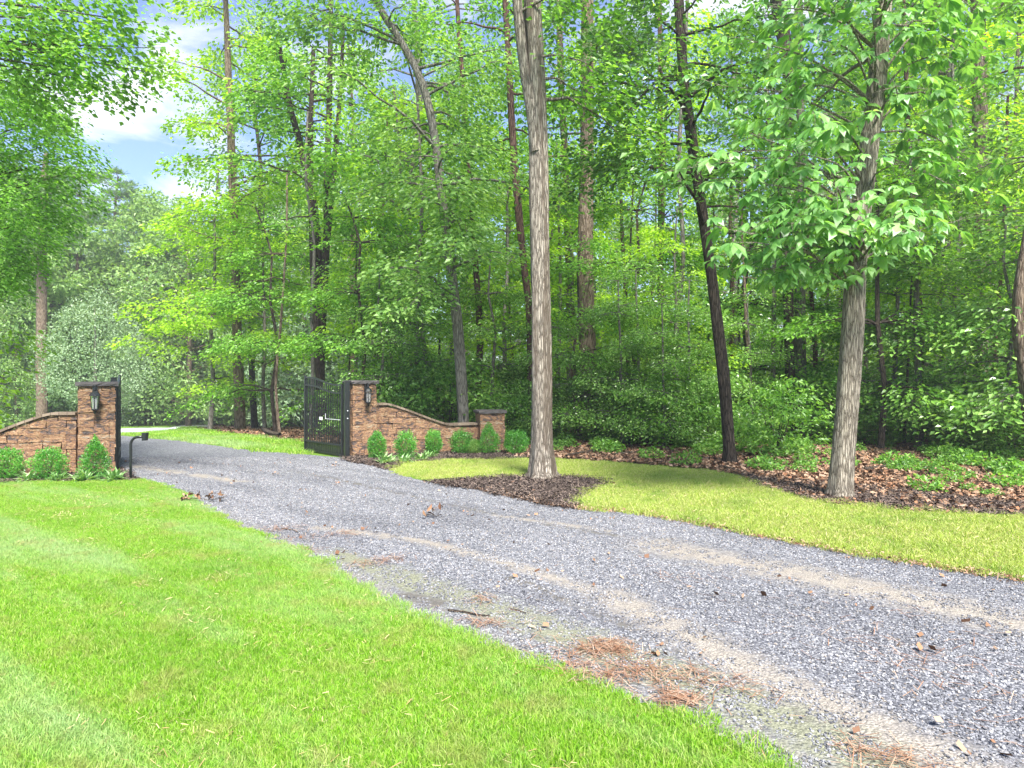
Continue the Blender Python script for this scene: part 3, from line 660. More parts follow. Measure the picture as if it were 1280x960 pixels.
LC = corner_to_center((97.5-640)/F*12.15, 12.15, WL); RC = corner_to_center((441-640)/F*14.95, 14.95, WR)
pillar('stone_pillar', LC, WL, 1.665, 'tall orange brown block pillar left of the driveway, with a lantern', RZ, rw)
pillar('stone_pillar', RC, WR, 1.69, 'tall block pillar right of the driveway beside the open gate', RZ, rw)
EC = ((612-640)/F*16.2, 16.45)
pillar('stone_pillar', EC, .60, .98, 'short block pillar ending the right wall before the woods', math.radians(14), rw, .04, .07)

def wing_wall(pts, z0, zflat, z1, s0, s1, label, rng):
    P = np.array(pts, float); S = np.r_[0, np.cumsum(np.hypot(*np.diff(P, axis=0).T))]
    def top(s):
        t_ = np.clip((s-s0)/(s1-s0), 0, 1); t_ = .75*t_+.25*(t_*t_*(3-2*t_)); return z0+(z1-z0)*t_
    root = empty('garden_wall', (P[0][0], P[0][1], 0)); tag(root, label, 'wall', 'low wing walls of the entrance')
    Q = [(p[0]-P[0][0], p[1]-P[0][1]) for p in P]
    mb = MB(); local_blocks(mb, Q, .24, lambda s: float(top(s))-.05, rng); mb.build('wall', M['block'], root)
    cb = MB(); n = 26; s = np.linspace(0, S[-1], n); Qa = np.array(Q); L = []
    x = np.interp(s, S, Qa[:, 0]); y = np.interp(s, S, Qa[:, 1]); z = top(s)
    tx = np.gradient(x); ty = np.gradient(y); ll = np.hypot(tx, ty); nxn, nyn = -ty/ll, tx/ll; w = .165
    for k in range(n-1):
        v = []
        for i, e in ((k, .003), (k+1, -.003)):
            for o, dz in ((-w, -.046), (w, -.046), (w, 0), (-w, 0)):
                v.append([x[i]+nxn[i]*o+tx[min(i, n-2)]*0+e*(tx[i]/ll[i]), y[i]+nyn[i]*o+e*(ty[i]/ll[i]), z[i]+dz])
        cb.add(v, [[0, 1, 2, 3], [4, 7, 6, 5], [0, 4, 5, 1], [1, 5, 6, 2], [2, 6, 7, 3], [3, 7, 4, 0]])
    cb.build('coping', M['coping'], root); return root
# left wall runs left from the pillar; right wall from its pillar to the short one
lx, ly = LC[0]-cz*WL/2-.0, LC[1]-sz*WL/2
wing_wall([(lx-.01, ly+.02), (lx-.75, ly-.20), (lx-1.6, ly-.42), (lx-2.4, ly-.5), (lx-3.2, ly-.5)], 1.12, 0, .40, .42, 2.2, 'low block wall sloping down left of the left pillar', rw)
rx, ry = RC[0]+cz*WR/2, RC[1]+sz*WR/2
wing_wall([(rx+.01, ry+.0), (rx+.5, ry+.18), (rx+1.2, ry+.42), (rx+1.75, ry+.60), (EC[0]-.29, EC[1]-.02)], 1.18, 0, .68, .32, 1.75, 'low block wall curving down between the two right pillars', rw)

def rot2(p, a): return (p[0]*math.cos(a)-p[1]*math.sin(a), p[0]*math.sin(a)+p[1]*math.cos(a))
# gate posts
def gate_post(x, y, h, label, rz):
    root = empty('gate_post', (x, y, 0), rz); tag(root, label, 'gate post', 'steel posts carrying the gate leaves')
    m = MB(); m.box((0, 0, h/2-.02), (.10, .10, h+.04)); m.build('post', M['black'], root)
    c = MB(); c.box((0, 0, h+.008), (.115, .115, .016)); c.build('post_cap', M['black'], root)
    for z in (h*.52, h*.62):
        b = MB(); b.capped([(0.0, -.05, z), (0.0, -.064, z)], .012, 8); b.build('bolt', M['bolt'], root)
    for z in (.22, h-.2):
        b = MB(); b.box((.0, .06, z), (.05, .10, .05)); b.build('hinge', M['black'], root)
PL = W(142.3, 587, 12.62); PR = W(433.5, 570, 14.92)
gate_post(PL[0], PL[1], 1.735, 'black steel post against the left pillar', RZ)
gate_post(PR[0], PR[1], 1.66, 'black steel post against the right pillar', RZ)

def gate_leaf(a, b, z0, h_hinge, h_free, label, nb, plate=False):
    L = math.hypot(b[0]-a[0], b[1]-a[1]); rz = math.atan2(b[1]-a[1], b[0]-a[0])
    root = empty('gate_leaf', (a[0], a[1], z0), rz); tag(root, label, 'gate', 'pair of open driveway gate leaves')
    top = lambda t_: h_hinge+(h_free-h_hinge)*sm((np.asarray(t_)-.15)/.72)
    m = MB(); m.box((.03, 0, h_hinge/2), (.05, .05, h_hinge)); m.build('stile', M['black'], root)
    m = MB(); m.box((L-.03, 0, (h_free+.03)/2), (.05, .05, h_free+.03)); m.build('stile', M['black'], root)
    ts = np.linspace(.05/L, 1-.05/L, 22)
    for dz, nm in ((-.02, 'top_rail'), (-.20, 'curved_rail')):
        m = MB()
        for t0, t1 in zip(ts[:-1], ts[1:]):
            z0_, z1_ = float(top(t0))+dz, float(top(t1))+dz
            v = [[t0*L, -.02, z0_-.018], [t0*L, .02, z0_-.018], [t0*L, .02, z0_+.018], [t0*L, -.02, z0_+.018], [t1*L, -.02, z1_-.018], [t1*L, .02, z1_-.018], [t1*L, .02, z1_+.018], [t1*L, -.02, z1_+.018]]
            m.add(v, [[0, 1, 2, 3], [4, 7, 6, 5], [0, 4, 5, 1], [1, 5, 6, 2], [2, 6, 7, 3], [3, 7, 4, 0]])
        m.build(nm, M['black'], root)
    for z in (.02, .24):
        m = MB(); m.box((L/2, 0, z), (L-.11, .04, .035)); m.build('bottom_rail', M['black'], root)
    for i in range(nb):
        t_ = (i+1)/(nb+1); x = .055+(L-.11)*t_; zt = float(top(x/L))-.04
        m = MB(); m.box((x, 0, zt/2), (.017, .017, zt-.01)); m.build('bar', M['black'], root)
    for i in range(nb+1):                       # short dog bars between the lower rails
        x = .055+(L-.11)*(i+.5)/(nb+1); m = MB(); m.box((x, 0, .13), (.009, .010, .19)); m.build('dog_bar', M['black'], root)
    if plate:
        m = MB(); m.box((L*.52, .035, .80), (.13, .012, .07)); m.build('sign_plate', M['white'], root)
        m = MB(); m.capped([(.05, .035, .80), (L*.40, .035, .80)], .006, 8); m.build('latch_rod', M['bolt'], root)
        m = MB(); m.box((L*.40, .035, .86), (.008, .008, .12)); m.build('latch_handle', M['bolt'], root)
    else:
        m = MB(); m.capped([(.15, .05, .25), (L*.6, .08, .25)], .022, 8); m.build('opener_arm', M['black'], root)
    return root
ga = W(428.5, 567, 15.0); gb = W(381, 565, 16.3)
gate_leaf(ga, gb, .02, 1.59, 1.76, 'black iron gate leaf swung open beside the right pillar', 19, True)
la = W(146.5, 587, 12.8); lb = W(149.5, 560, 14.6)
gate_leaf(la, lb, .02, 1.59, 1.76, 'black iron gate leaf seen edge on beside the left pillar', 17)

def lantern(x, y, z, rz, label, s=1):
    root = empty('wall_lantern', (x, y, z), rz); tag(root, label, 'lantern', 'black lanterns mounted on the tall pillars'); root.scale = (s, s, s)
    m = MB(); m.box((0, -.012, -.03), (.07, .024, .30)); m.build('back_plate', M['black'], root)
    m = MB(); m.tube([(0, -.02, .08), (0, -.07, .135), (0, -.125, .12), (0, -.13, .075)], [.011, .011, .010, .010], 8); m.build('bracket', M['black'], root)
    c = (0, -.13)
    m = MB(); m.lathe([(0.001, .09), (.014, .085), (.018, .07), (.012, .055), (.035, .045), (.06, .02), (.082, -.01), (.088, -.018), (.06, -.02), (.001, -.02)], (c[0], c[1], 0), 8); m.build('roof', M['black'], root)
    m = MB()
    for k in range(6):
        a = k*math.pi/3+.3; m.tube([(c[0]+.062*math.cos(a), c[1]+.062*math.sin(a), -.02), (c[0]+.045*math.cos(a), c[1]+.045*math.sin(a), -.215)], .006, 5)
    m.build('cage', M['black'], root)
    m = MB(); m.lathe([(.001, -.215), (.05, -.212), (.052, -.228), (.03, -.245), (.018, -.27), (.008, -.29), (.001, -.292)], (c[0], c[1], 0), 8); m.build('base', M['black'], root)
    m = MB(); m.lathe([(.001, -.022), (.055, -.022), (.039, -.212), (.001, -.212)], (c[0], c[1], 0), 6); m.build('glass', M['glass'], root)
    m = MB(); m.lathe([(.001, -.2), (.012, -.2), (.012, -.11), (.001, -.1)], (c[0], c[1], 0), 8); m.build('candle', M['white'], root)
def front_pt(c, w, side=0): return (c[0]+sz*(w/2+.01)+cz*side, c[1]-cz*(w/2+.01)+sz*side)
a_ = front_pt(LC, WL, -.03); lantern(a_[0], a_[1], 1.44, RZ, 'black glass lantern on the left pillar', 1.18)
a_ = front_pt(RC, WR, .02); lantern(a_[0], a_[1], 1.47, RZ, 'black glass lantern on the right pillar', 1.18)

# keypad post
kx, ky = G(163.5, 600)
root = empty('keypad_post', (kx, ky, 0)); tag(root, 'black gooseneck keypad post at the corner of the left lawn', 'post')
arc = [(0, 0, -.05), (0, 0, .3), (0, 0, .60)]+[(.12-.12*math.cos(a), 0, .60+.13*math.sin(a)) for a in np.linspace(.2, math.pi/2, 6)]+[(.215, 0, .735)]
m = MB(); m.capped(arc, .022, 12); m.build('tube', M['black'], root, True)
m = MB(); m.box((.24, -.0, .738), (.055, .10, .13)); v = m.v[0]; v[4:, 0] += np.where(v[4:, 0] > .24, .012, -.004); m.build('keypad', M['black'], root)
m = MB(); m.box((0, 0, .004), (.11, .11, .012)); m.build('foot', M['black'], root)

# ------------------------------------------------------------------ foliage
LEAF4 = (np.array([(0, 0, 0), (.42, .5, .10), (1, 0, -.10), (.42, -.5, .10)]), np.array([(0, 2, 1), (0, 3, 2)]))
LEAF8 = (np.array([(0, 0, .0), (.22, .34, .03), (.58, .5, .02), (1, 0, -.20), (.58, -.5, .02), (.22, -.34, .03), (.42, 0, .0), (.76, 0, -.07)]),
         np.array([(0, 6, 1), (1, 6, 2), (2, 6, 7), (2, 7, 3), (0, 5, 6), (5, 4, 6), (4, 7, 6), (4, 3, 7)]))
def leaves(P, D, Nn, L, Wd, tpl=LEAF4):
    D = D/(np.linalg.norm(D, axis=1)[:, None]+1e-9)
    S = np.cross(Nn, D); S /= np.linalg.norm(S, axis=1)[:, None]+1e-9; Nn = np.cross(D, S)
    T, Fc = tpl; n = len(P); L = L[:, None, None]; Wd = Wd[:, None, None]
    V = P[:, None, :] + D[:, None, :]*T[None, :, 0:1]*L + S[:, None, :]*T[None, :, 1:2]*Wd + Nn[:, None, :]*T[None, :, 2:3]*L
    f = (np.arange(n)*len(T))[:, None, None]+Fc[None]
    return V.reshape(-1, 3), f.reshape(-1, 3)

def spray_leaves(O, A, S, n, L, rng, droop=.25, tilt=.6, thick=.18, wr=.6, tpl=LEAF4):
    """O origins, A azimuths, S sizes; n leaves per metre of spray"""
    cnt = np.maximum(3, (n*S).astype(int)); k = np.repeat(np.arange(len(O)), cnt); m = len(k)
    t_ = rng.random(m)**.75; s = rng.uniform(-1, 1, m)*(1-.55*t_)*.48
    d = np.c_[np.cos(A), np.sin(A), np.zeros(len(A))][k]; e = np.c_[-d[:, 1], d[:, 0], d[:, 2]]
    sz_ = S[k]
    P = O[k]+d*(t_*sz_)[:, None]+e*(s*sz_)[:, None]; P[:, 2] += rng.normal(0, thick, m)*sz_-droop*sz_*t_**2
    a = np.sign(s)*rng.uniform(.2, 1.3, m); D = d*np.cos(a)[:, None]+e*np.sin(a)[:, None]; D[:, 2] -= rng.uniform(0, .7, m)
    Nn = np.c_[rng.normal(0, tilt, m), rng.normal(0, tilt, m), np.ones(m)]
    LL = L*rng.uniform(.65, 1.25, m)
    return leaves(P, D, Nn, LL, LL*wr, tpl)
def needle_tufts(O, S, n, L, rng):
    cnt = np.full(len(O), int(n)); k = np.repeat(np.arange(len(O)), cnt); m = len(k)
    D = rng.normal(0, 1, (m, 3)); D[:, 2] = np.abs(D[:, 2])*.7; D /= np.linalg.norm(D, axis=1)[:, None]
    P = O[k]+D*(S[k]*.25*rng.random(m))[:, None]+rng.normal(0, .25, (m, 3))*S[k][:, None]*np.array([1, 1, .3])
    LL = L*rng.uniform(.7, 1.2, m); return leaves(P, D, rng.normal(0, 1, (m, 3)), LL, LL*.13)

def branch_path(p0, az, length, rise, curve, rng, n=7):
    t_ = np.linspace(0, 1, n); w = np.cumsum(rng.normal(0, .05, (n, 2)), 0); w -= w[0]
    d = np.array([math.cos(az), math.sin(az)])
    xy = p0[:2]+np.outer(t_*length, d)+w*length*.35
    z = p0[2]+length*(rise*t_-curve*t_*t_)+rng.normal(0, .012, n)*length
    return np.c_[xy, z]

class Tree:
    def __init__(s, seed): s.rng = np.random.default_rng(seed); s.mb = MB(); s.V = []; s.F = []; s.n = 0; s.stems = []
    def stem(s, rows, sides=14, flare=0, lump=.05, step=.3):
        P = smooth_path(rows, step); fl = None
        if flare: fl = flare*np.exp(-(P[:, 2]-P[0, 2])/.13)
        s.mb.tube(P[:, :3], P[:, 3], sides, fl, s.rng, lump); s.stems.append(P); return P
    def addl(s, v, f): s.V.append(v); s.F.append(f+s.n); s.n += len(v)
    def limb(s, rows, sides=7): P = smooth_path(rows, .25); s.mb.tube(P[:, :3], P[:, 3], sides); return P
    def branches(s, n, zlo, zhi, lmin, lmax, rise=(.1, .5), curve=(.1, .4), az=None, stem=0, spray=(.8, 1.5), per=.28, dens=38, L=.11,
                 start=.22, tilt=.6, droop=.3, tpl=LEAF4, wr=.6, twigs=True, mode='leaf', taper=True, thick=.20, zs=None):
        dens *= 1.35; L *= 1.12
        P = s.stems[stem]; O = []; A = []; S = []; r = s.rng
        for i in range(n):
            z = zs[i] if zs is not None else zlo+(zhi-zlo)*((i+r.random())/n)
            j = int(np.argmin(abs(P[:, 2]-z))); p0 = P[j, :3].copy(); 
            a = r.uniform(*az) if az else r.uniform(0, 2*math.pi)
            tt = (z-zlo)/max(zhi-zlo, .1)
            ln = r.uniform(lmin, lmax)*((1-.55*tt**1.5) if taper else 1)
            bp = branch_path(p0, a, ln, r.uniform(*rise), r.uniform(*curve), r, 8)
            r0 = min(P[j, 3]*.55, .012+.013*ln); s.mb.tube(bp, np.linspace(r0, .004, 8), 5)
            m = max(2, int(ln*(1-start)/per))
            for q in range(m):
                t_ = start+(1-start)*(q+r.random())/m; t_ = min(t_, 1); x = t_*7; k = min(int(x), 6); c = bp[k]+(bp[k+1]-bp[k])*(x-k)
                side = (1 if q % 2 else -1)*r.uniform(.35, 1.2); sp = r.uniform(*spray)*(1.1-.45*t_)*min(1, ln/2.0+.4)
                O.append(c); A.append(a+side); S.append(sp)
                if twigs: s.mb.tube([c, c+np.array([math.cos(a+side)*sp*.7, math.sin(a+side)*sp*.7, -droop*sp*.4])], [.006, .002], 3)
            O.append(bp[-1]); A.append(a); S.append(r.uniform(*spray)*.7)
        O = np.array(O); A = np.array(A); S = np.array(S)
        if mode == 'leaf': s.addl(*spray_leaves(O, A, S, dens, L, r, droop, tilt, thick, wr, tpl))
        else: s.addl(*needle_tufts(O, S, dens, L, r))
    def lobes(s, n, zlo, zhi, rmax, lr, nl, L, wr=.6, shape=1.0):
        r = s.rng; P0 = s.stems[0]; C = []
        for i in range(n):
            f = (i+r.random())/n; z = zlo+(zhi-zlo)*f; prof = (math.sin(math.pi*min(1, .12+.9*f))**.6)*rmax
            a = i*2.4+r.uniform(-.5, .5); d = prof*r.uniform(.35, 1)**.6; j = int(np.argmin(abs(P0[:, 2]-z+.25*d)))
            c = np.array([P0[j, 0]+math.cos(a)*d, P0[j, 1]+math.sin(a)*d, z]); C.append(c)
            m_ = (P0[j, :3]+c)/2+np.array([0, 0, .1*d]); s.mb.tube([P0[j, :3], m_, c], [min(P0[j, 3]*.5, .06), .03, .008], 4)
        C = np.array(C); k = np.repeat(np.arange(n), nl); m = len(k); v = r.normal(0, 1, (m, 3)); v /= np.linalg.norm(v, axis=1)[:, None]
        R_ = lr*(.6+.8*r.random(n))[k]; P = C[k]+v*(R_*r.random(m)**.45)[:, None]*np.array([1, 1, .62])
        s.addl(*leaves(P, v+r.normal(0, .6, (m, 3))-np.array([0, 0, .2]), v*.4+r.normal(0, .5, (m, 3))+np.array([0, 0, .9]), L*r.uniform(.6, 1.3, m), L*wr*r.uniform(.6, 1.3, m)))
    def build(s, name, base, bark, leaf, label, group=None, rz=0, cat='tree'):
        root = empty(name, base, 0); tag(root, label, cat, group)
        s.mb.v = [np.vstack(s.mb.v)-np.array(base)]; s.mb.f = [np.vstack(s.mb.f)]
        s.mb.build('trunk', M[bark], root, True)
        if s.V: obj('crown', mesh_np('crown', np.vstack(s.V)-np.array(base), np.vstack(s.F), M[leaf]), root)
        root.rotation_euler.z = rz; return root

def px_rows(rows, d, dd=0):               # (u, v, width px) -> world x, y, z, r at distance d
    R = []
    for i, (u, v, w) in enumerate(rows):
        q = d+dd*i/len(rows); x, y, z = W(u, v, q); R.append([x, y, z, w/2*q/F])
    return R
def hero(name, seed, d, rows, bark, leaf, label, sides=14, flare=.5, lump=.05, extra=None, branches=(), dd=0, group=None):
    t_ = Tree(seed); R = px_rows([(a_, b_, c_*.88) for a_, b_, c_ in rows], d, dd); gz = float(H(R[0][0], R[0][1])); R[0][2] = gz-.05
    t_.stem(R, sides, flare, lump)
    if extra: extra(t_)
    for b in branches: t_.branches(**b)
    return t_.build(name, (R[0][0], R[0][1], gz), bark, leaf, label, group)

TL = 'tall trees along the woodland edge'
PI = math.pi
# the big pale trunk at the drive
def exA(t_):
    t_.stem(px_rows([(671, 190, 16), (664, 140, 13), (656, 90, 13), (650, 40, 13), (645, -20, 12), (636, -150, 10), (620, -300, 7)], 11.68), 10, 0, .05)
hero('oak_tree', 1, 11.75, [(678, 602, 35), (678, 590, 34), (677.5, 560, 31), (677, 500, 29), (676, 400, 27), (675, 300, 27), (674, 200, 27), (670, 100, 26), (665, 0, 25), (660, -150, 22), (655, -350, 17), (650, -480, 8)],
     'bark_pale', 'leaf_mid', 'tall pale grey furrowed trunk standing in mulch at the drive edge', 26, .75, .07, exA,
     [dict(n=9, zlo=8.6, zhi=13, lmin=1.8, lmax=3.4, stem=0, dens=40, L=.12), dict(n=5, zlo=8, zhi=10.5, lmin=1.2, lmax=2.2, stem=1, dens=40, L=.12),
      dict(n=3, zlo=6.0, zhi=7.4, lmin=1.6, lmax=2.2, az=(-.5, .6), stem=0, dens=36, L=.12, rise=(.3, .5), curve=(.5, .8))], group=TL)
# hickory at the right with large drooping leaves
def exB(t_):
    r = t_.rng; O = []; 
    # main leafy boughs: target pixel, depth
    tg = [(905, 215, 8.4), (880, 235, 8.8), (930, 175, 8.6), (950, 240, 8.2), (985, 200, 8.0), (1010, 150, 8.2), (960, 130, 8.8), (1000, 100, 8.8), (1040, 230, 7.9), (1020, 60, 8.8), (990, 260, 8.6),
          (1060, 270, 8.8), (1110, 270, 9.0), (1140, 210, 9.2), (1120, 120, 9.0), (1165, 40, 9.4), (1200, 30, 9.8), (1140, 20, 9.0), (1090, 30, 8.6), (1170, 130, 10), (1200, 250, 10.4), (1190, 290, 10.2),
          (920, 300, 8.2), (945, 315, 8.0), (905, 330, 8.6), (980, 290, 8.2), (1010, 300, 8.6), (950, 350, 8.4), (985, 345, 9), (1130, 290, 8.2), (1110, 300, 8.0), (1150, 300, 8.4), (1050, 310, 9.2), (930, 60, 9.2), (960, 20, 9.4), (1040, 0, 9), (1100, -20, 9), (1190, -20, 9.6),
          (1080, 345, 9.2), (1210, 210, 10.6), (1145, 155, 9.6), (1020, 350, 9.4), (870, 215, 8.6),(1000, 215, 9.4),(1040, 165, 9.2),(975, 165, 9.2), (1215, 150, 10.2), (1235, 90, 10.2), (1180, 80, 9.8), (1000, 20, 8.9), (905, 120, 9.3)]
    P = t_.stems[0]
    for (u, v, d) in tg:
        tip = np.array(W(u, v-12, d)); z0 = tip[2]-r.uniform(-.25, .9); z0 = min(max(z0, 3.0), P[:, 2].max()-.2); j = int(np.argmin(abs(P[:, 2]-z0))); a = P[j, :3]
        mid = (a+tip)/2+np.array([r.normal(0, .08), r.normal(0, .08), .22]); bp = smooth_path([[*a, .02], [*mid, .013], [*tip, .005]], .2)
        t_.mb.tube(bp[:, :3], bp[:, 3], 5)
        L = []; az = math.atan2(tip[1]-a[1], tip[0]-a[0])
        for q in range(14):
            b = bp[max(0, len(bp)-1-int(r.integers(0, max(2, len(bp)*.45)))), :3]
            cc = b+r.normal(0, 1, 3)*np.array([.27, .27, .13]); t_.mb.tube([b, cc], [.004, .002], 3)
            O.append((cc, az+r.normal(0, .9)))
    Pp = []; D = []; Nn = []; LL = []
    for c, az in O:                        # compound leaf: five leaflets fanning and drooping from a stalk
        ln = r.uniform(.145, .24)
        for k, (da, sc, back) in enumerate(((0, 1.15, .0), (.75, 1.0, .0), (-.75, 1.0, .0), (1.35, .75, .25), (-1.35, .75, .25))):
            a = az+da+r.normal(0, .12); d = np.array([math.cos(a), math.sin(a), -r.uniform(.2, 1.1)])
            Pp.append(c-np.array([math.cos(az), math.sin(az), -.1])*back*ln); D.append(d); Nn.append([r.normal(0, .3)+.25*math.cos(az), r.normal(0, .3)+.25*math.sin(az), 1]); LL.append(ln*sc*r.uniform(.85, 1.15))
    LL = np.array(LL); t_.addl(*leaves(np.array(Pp), np.array(D), np.array(Nn), LL, LL*.43, LEAF8))
hero('hickory_tree', 2, 9.87, [(1051, 624, 33), (1052, 610, 32), (1054, 570, 31), (1058, 520, 30), (1066, 400, 29), (1072, 300, 27), (1084, 200, 25), (1097, 100, 25), (1103, 30, 22), (1115, -100, 18), (1125, -200, 10)],
     'bark_hick', 'leaf_hickory', 'furrowed grey brown tree leaning right, with large drooping leaves, on the right lawn', 24, .40, .05, exB,
     [dict(n=8, zlo=6.2, zhi=8.8, lmin=1.2, lmax=2.2, dens=14, L=.2, tpl=LEAF8, wr=.45)], group=TL)
# dark leaning tree
def exC(t_):
    t_.limb([[*W(872, 215, 13.8), .05], [*W(862, 150, 13.7), .045], [*W(845, 93, 13.6), .035], [*W(822, 100, 13.5), .028], [*W(795, 128, 13.3), .02], [*W(768, 160, 13.2), .01]])
    t_.limb([[*W(864, 120, 13.8), .05], [*W(880, 105, 13.8), .04], [*W(905, 86, 13.7), .03], [*W(945, 76, 13.6), .015]])
    r = t_.rng; O = []; A = []; S = []
    for (u, v, d) in [(845, 93, 13.5), (822, 95, 13.4), (800, 120, 13.3), (780, 140, 13.2), (760, 165, 13.1), (740, 130, 13), (900, 90, 13.6), (930, 80, 13.5), (950, 95, 13.4), (770, 100, 13), (720, 170, 13), (745, 60, 13), (790, 60, 13), (830, 40, 13), (760, 190, 13.2),(730,40,12.8),(700,90,12.8),(890,130,13.2),(920,120,13.2),(800,190,13.6),(840,160,13.2),(705,30,12.5),(730,210,13.6)]:
        for q in range(5):
            O.append(np.array(W(u, v, d))+r.normal(0, .18, 3)); A.append(r.uniform(0, 6.28)); S.append(r.uniform(.5, .95))
    t_.addl(*spray_leaves(np.array(O), np.array(A), np.array(S), 34, .12, r, .3))
hero('black_gum_tree', 3, 13.85, [(913, 584, 17), (912, 560, 16.5), (905, 480, 17), (896, 400, 16), (886, 320, 14), (874, 240, 14), (866, 180, 15), (855, 100, 14), (848, 0, 14), (840, -150, 12), (838, -260, 6)],
     'bark_dark', 'leaf_dark', 'dark leaning tree at the edge of the right lawn', 14, .4, .06, exC,
     [dict(n=22, zlo=4.6, zhi=12, lmin=1.6, lmax=3.0, az=(PI*.55, 2.25*PI), dens=34, L=.12)], group=TL)
hero('pine_tree', 4, 20, [(738, 566, 30), (737, 520, 27), (735, 470, 25), (733, 400, 24), (732, 300, 22), (733, 210, 20), (734, 100, 18), (735, -50, 16), (736, -180, 10)],
     'bark_brown', 'needle', 'thick straight brown pine trunk behind the pale tree', 16, .15, .04, None,
     [dict(n=16, zlo=10.5, zhi=17, lmin=1.8, lmax=3.4, dens=70, L=.2, mode='needle', spray=(.8, 1.2))], group=TL)
hero('maple_tree', 5, 17.2, [(580, 545, 17), (578, 500, 16), (571, 400, 15), (562, 320, 13), (550, 230, 12), (543, 170, 12), (528, 105, 11), (503, 55, 10), (476, 12, 10), (452, -45, 8), (440, -120, 5)],
     'bark_grey', 'leaf_cool', 'slender grey maple leaning left behind the right wall', 12, .15, .05, None,
     [dict(n=15, zlo=3.6, zhi=8, lmin=1.7, lmax=3.3, az=(PI*.6, PI*2.2), dens=46, L=.12, rise=(.25, .6), curve=(.3, .7), start=.15), dict(n=24, zlo=6, zhi=13.2, lmin=1.8, lmax=3.4, dens=46, L=.12, start=.12)], group=TL)
def exF(t_):
    t_.stem(px_rows([(405, 548, 12), (397, 440, 9), (392, 330, 9), (388, 250, 8), (375, 180, 8), (362, 130, 7), (350, 60, 5)], 23.8), 9)
    t_.stem(px_rows([(399, 548, 11), (400, 400, 9), (397, 300, 9), (388, 200, 7), (392, 60, 5)], 24.2), 9)
    t_.stem(px_rows([(409, 300, 8), (416, 230, 7), (425, 120, 5), (430, 20, 4)], 24), 7)
hero('cherry_tree', 6, 24, [(402, 548, 13), (401, 450, 11), (404, 380, 12), (408, 300, 10), (409, 215, 9), (412, 120, 8), (414, -60, 5)],
     'bark_dark', 'leaf_mid', 'dark tree of several stems rising behind the open right gate', 10, .2, .06, exF,
     [dict(n=14, zlo=8, zhi=16, lmin=1.8, lmax=3.8, dens=30, L=.15), dict(n=9, zlo=7.5, zhi=14, lmin=1.8, lmax=3.4, stem=1, dens=30, L=.15), dict(n=7, zlo=9, zhi=15, lmin=1.5, lmax=3, stem=2, dens=36, L=.15)], group=TL)
hero('red_cedar_tree', 7, 18.6, [(664, 556, 12), (662, 400, 10), (655, 330, 10), (647, 250, 11), (640, 160, 10), (636, 80, 9), (630, -50, 8), (628, -150, 4)],
     'bark_red', 'leaf_mid', 'thin reddish trunk curving up just left of the pale trunk', 10, .1, .05, None,
     [dict(n=17, zlo=6.2, zhi=14.5, lmin=1.4, lmax=3, dens=36, L=.13)], group=TL)
hero('oak_tree', 8, 24.5, [(716, 555, 15), (714, 480, 14), (713, 400, 13), (712, 330, 12), (706, 200, 10), (700, 60, 9), (698, -80, 5)], 'bark_brown', 'leaf_yellow', 'dark brown trunk between the pale trunk and the thick pine', 9, .1, .05, None,
     [dict(n=20, zlo=6.5, zhi=17, lmin=1.6, lmax=3.4, dens=30, L=.15)], group=TL)
hero('pine_tree', 9, 26, [(828, 548, 11), (827, 460, 10), (826, 350, 9), (826, 200, 8), (825, 50, 7), (824, -80, 4)], 'bark_red', 'leaf_yellow', 'thin straight reddish trunk left of the dark leaning tree', 8, .1, .04, None,
     [dict(n=20, zlo=9, zhi=18, lmin=1.4, lmax=3, dens=28, L=.16)], group=TL)
hero('birch_tree', 10, 20.3, [(1001, 560, 17), (1000, 400, 15), (1000, 300, 13), (1000, 150, 12), (998, 0, 11), (996, -120, 6)], 'bark_grey', 'leaf_mid', 'pale grey trunk seen just left of the large-leaved tree', 12, .1, .03, None,
     [dict(n=18, zlo=6.5, zhi=15, lmin=1.6, lmax=3.2, dens=32, L=.13)], group=TL)
hero('oak_tree', 11, 19.3, [(989, 560, 15), (986, 400, 14), (980, 240, 15), (986, 120, 17), (984, 75, 18), (971, 0, 19), (960, -90, 17), (955, -160, 10)], 'bark_dark', 'leaf_dark', 'dark crooked trunk beside the pale grey trunk', 10, .1, .05, None,
     [dict(n=14, zlo=6.5, zhi=14.5, lmin=1.6, lmax=3.4, dens=32, L=.13)], group=TL)
hero('pine_tree', 12, 20, [(1228, 565, 24), (1228, 400, 22), (1227, 250, 20), (1225, 150, 19), (1222, 0, 17), (1220, -120, 8)], 'bark_pink', 'needle', 'pinkish grey pine trunk half hidden by leaves near the right edge', 14, .15, .04, None,
     [dict(n=10, zlo=12, zhi=15, lmin=1.8, lmax=3, dens=60, L=.2, mode='needle')], group=TL)
hero('oak_tree', 13, 13.5, [(1296, 575, 24), (1284, 480, 20), (1276, 420, 20), (1276, 370, 20), (1284, 310, 18), (1300, 220, 17), (1310, 60, 14), (1312, -100, 8)], 'bark_brown', 'leaf_mid', 'curving brown trunk cut by the right edge of the view', 12, .15, .05, None,
     [dict(n=9, zlo=6.5, zhi=11, lmin=1.4, lmax=2.6, dens=34, L=.12)], group=TL)
hero('oak_tree', 14, 26.5, [(300, 540, 16), (298, 460, 14), (296, 400, 13), (293, 300, 12), (290, 200, 11), (285, 80, 9), (280, -60, 5)], 'bark_brown', 'leaf_yellow', 'brown trunk at the corner where the drive bends left', 10, .25, .05, None,
     [dict(n=20, zlo=3.5, zhi=9, lmin=2.2, lmax=3.9, dens=32, L=.16, start=.15), dict(n=26, zlo=8, zhi=18, lmin=1.8, lmax=3.6, dens=32, L=.16)], group=TL)

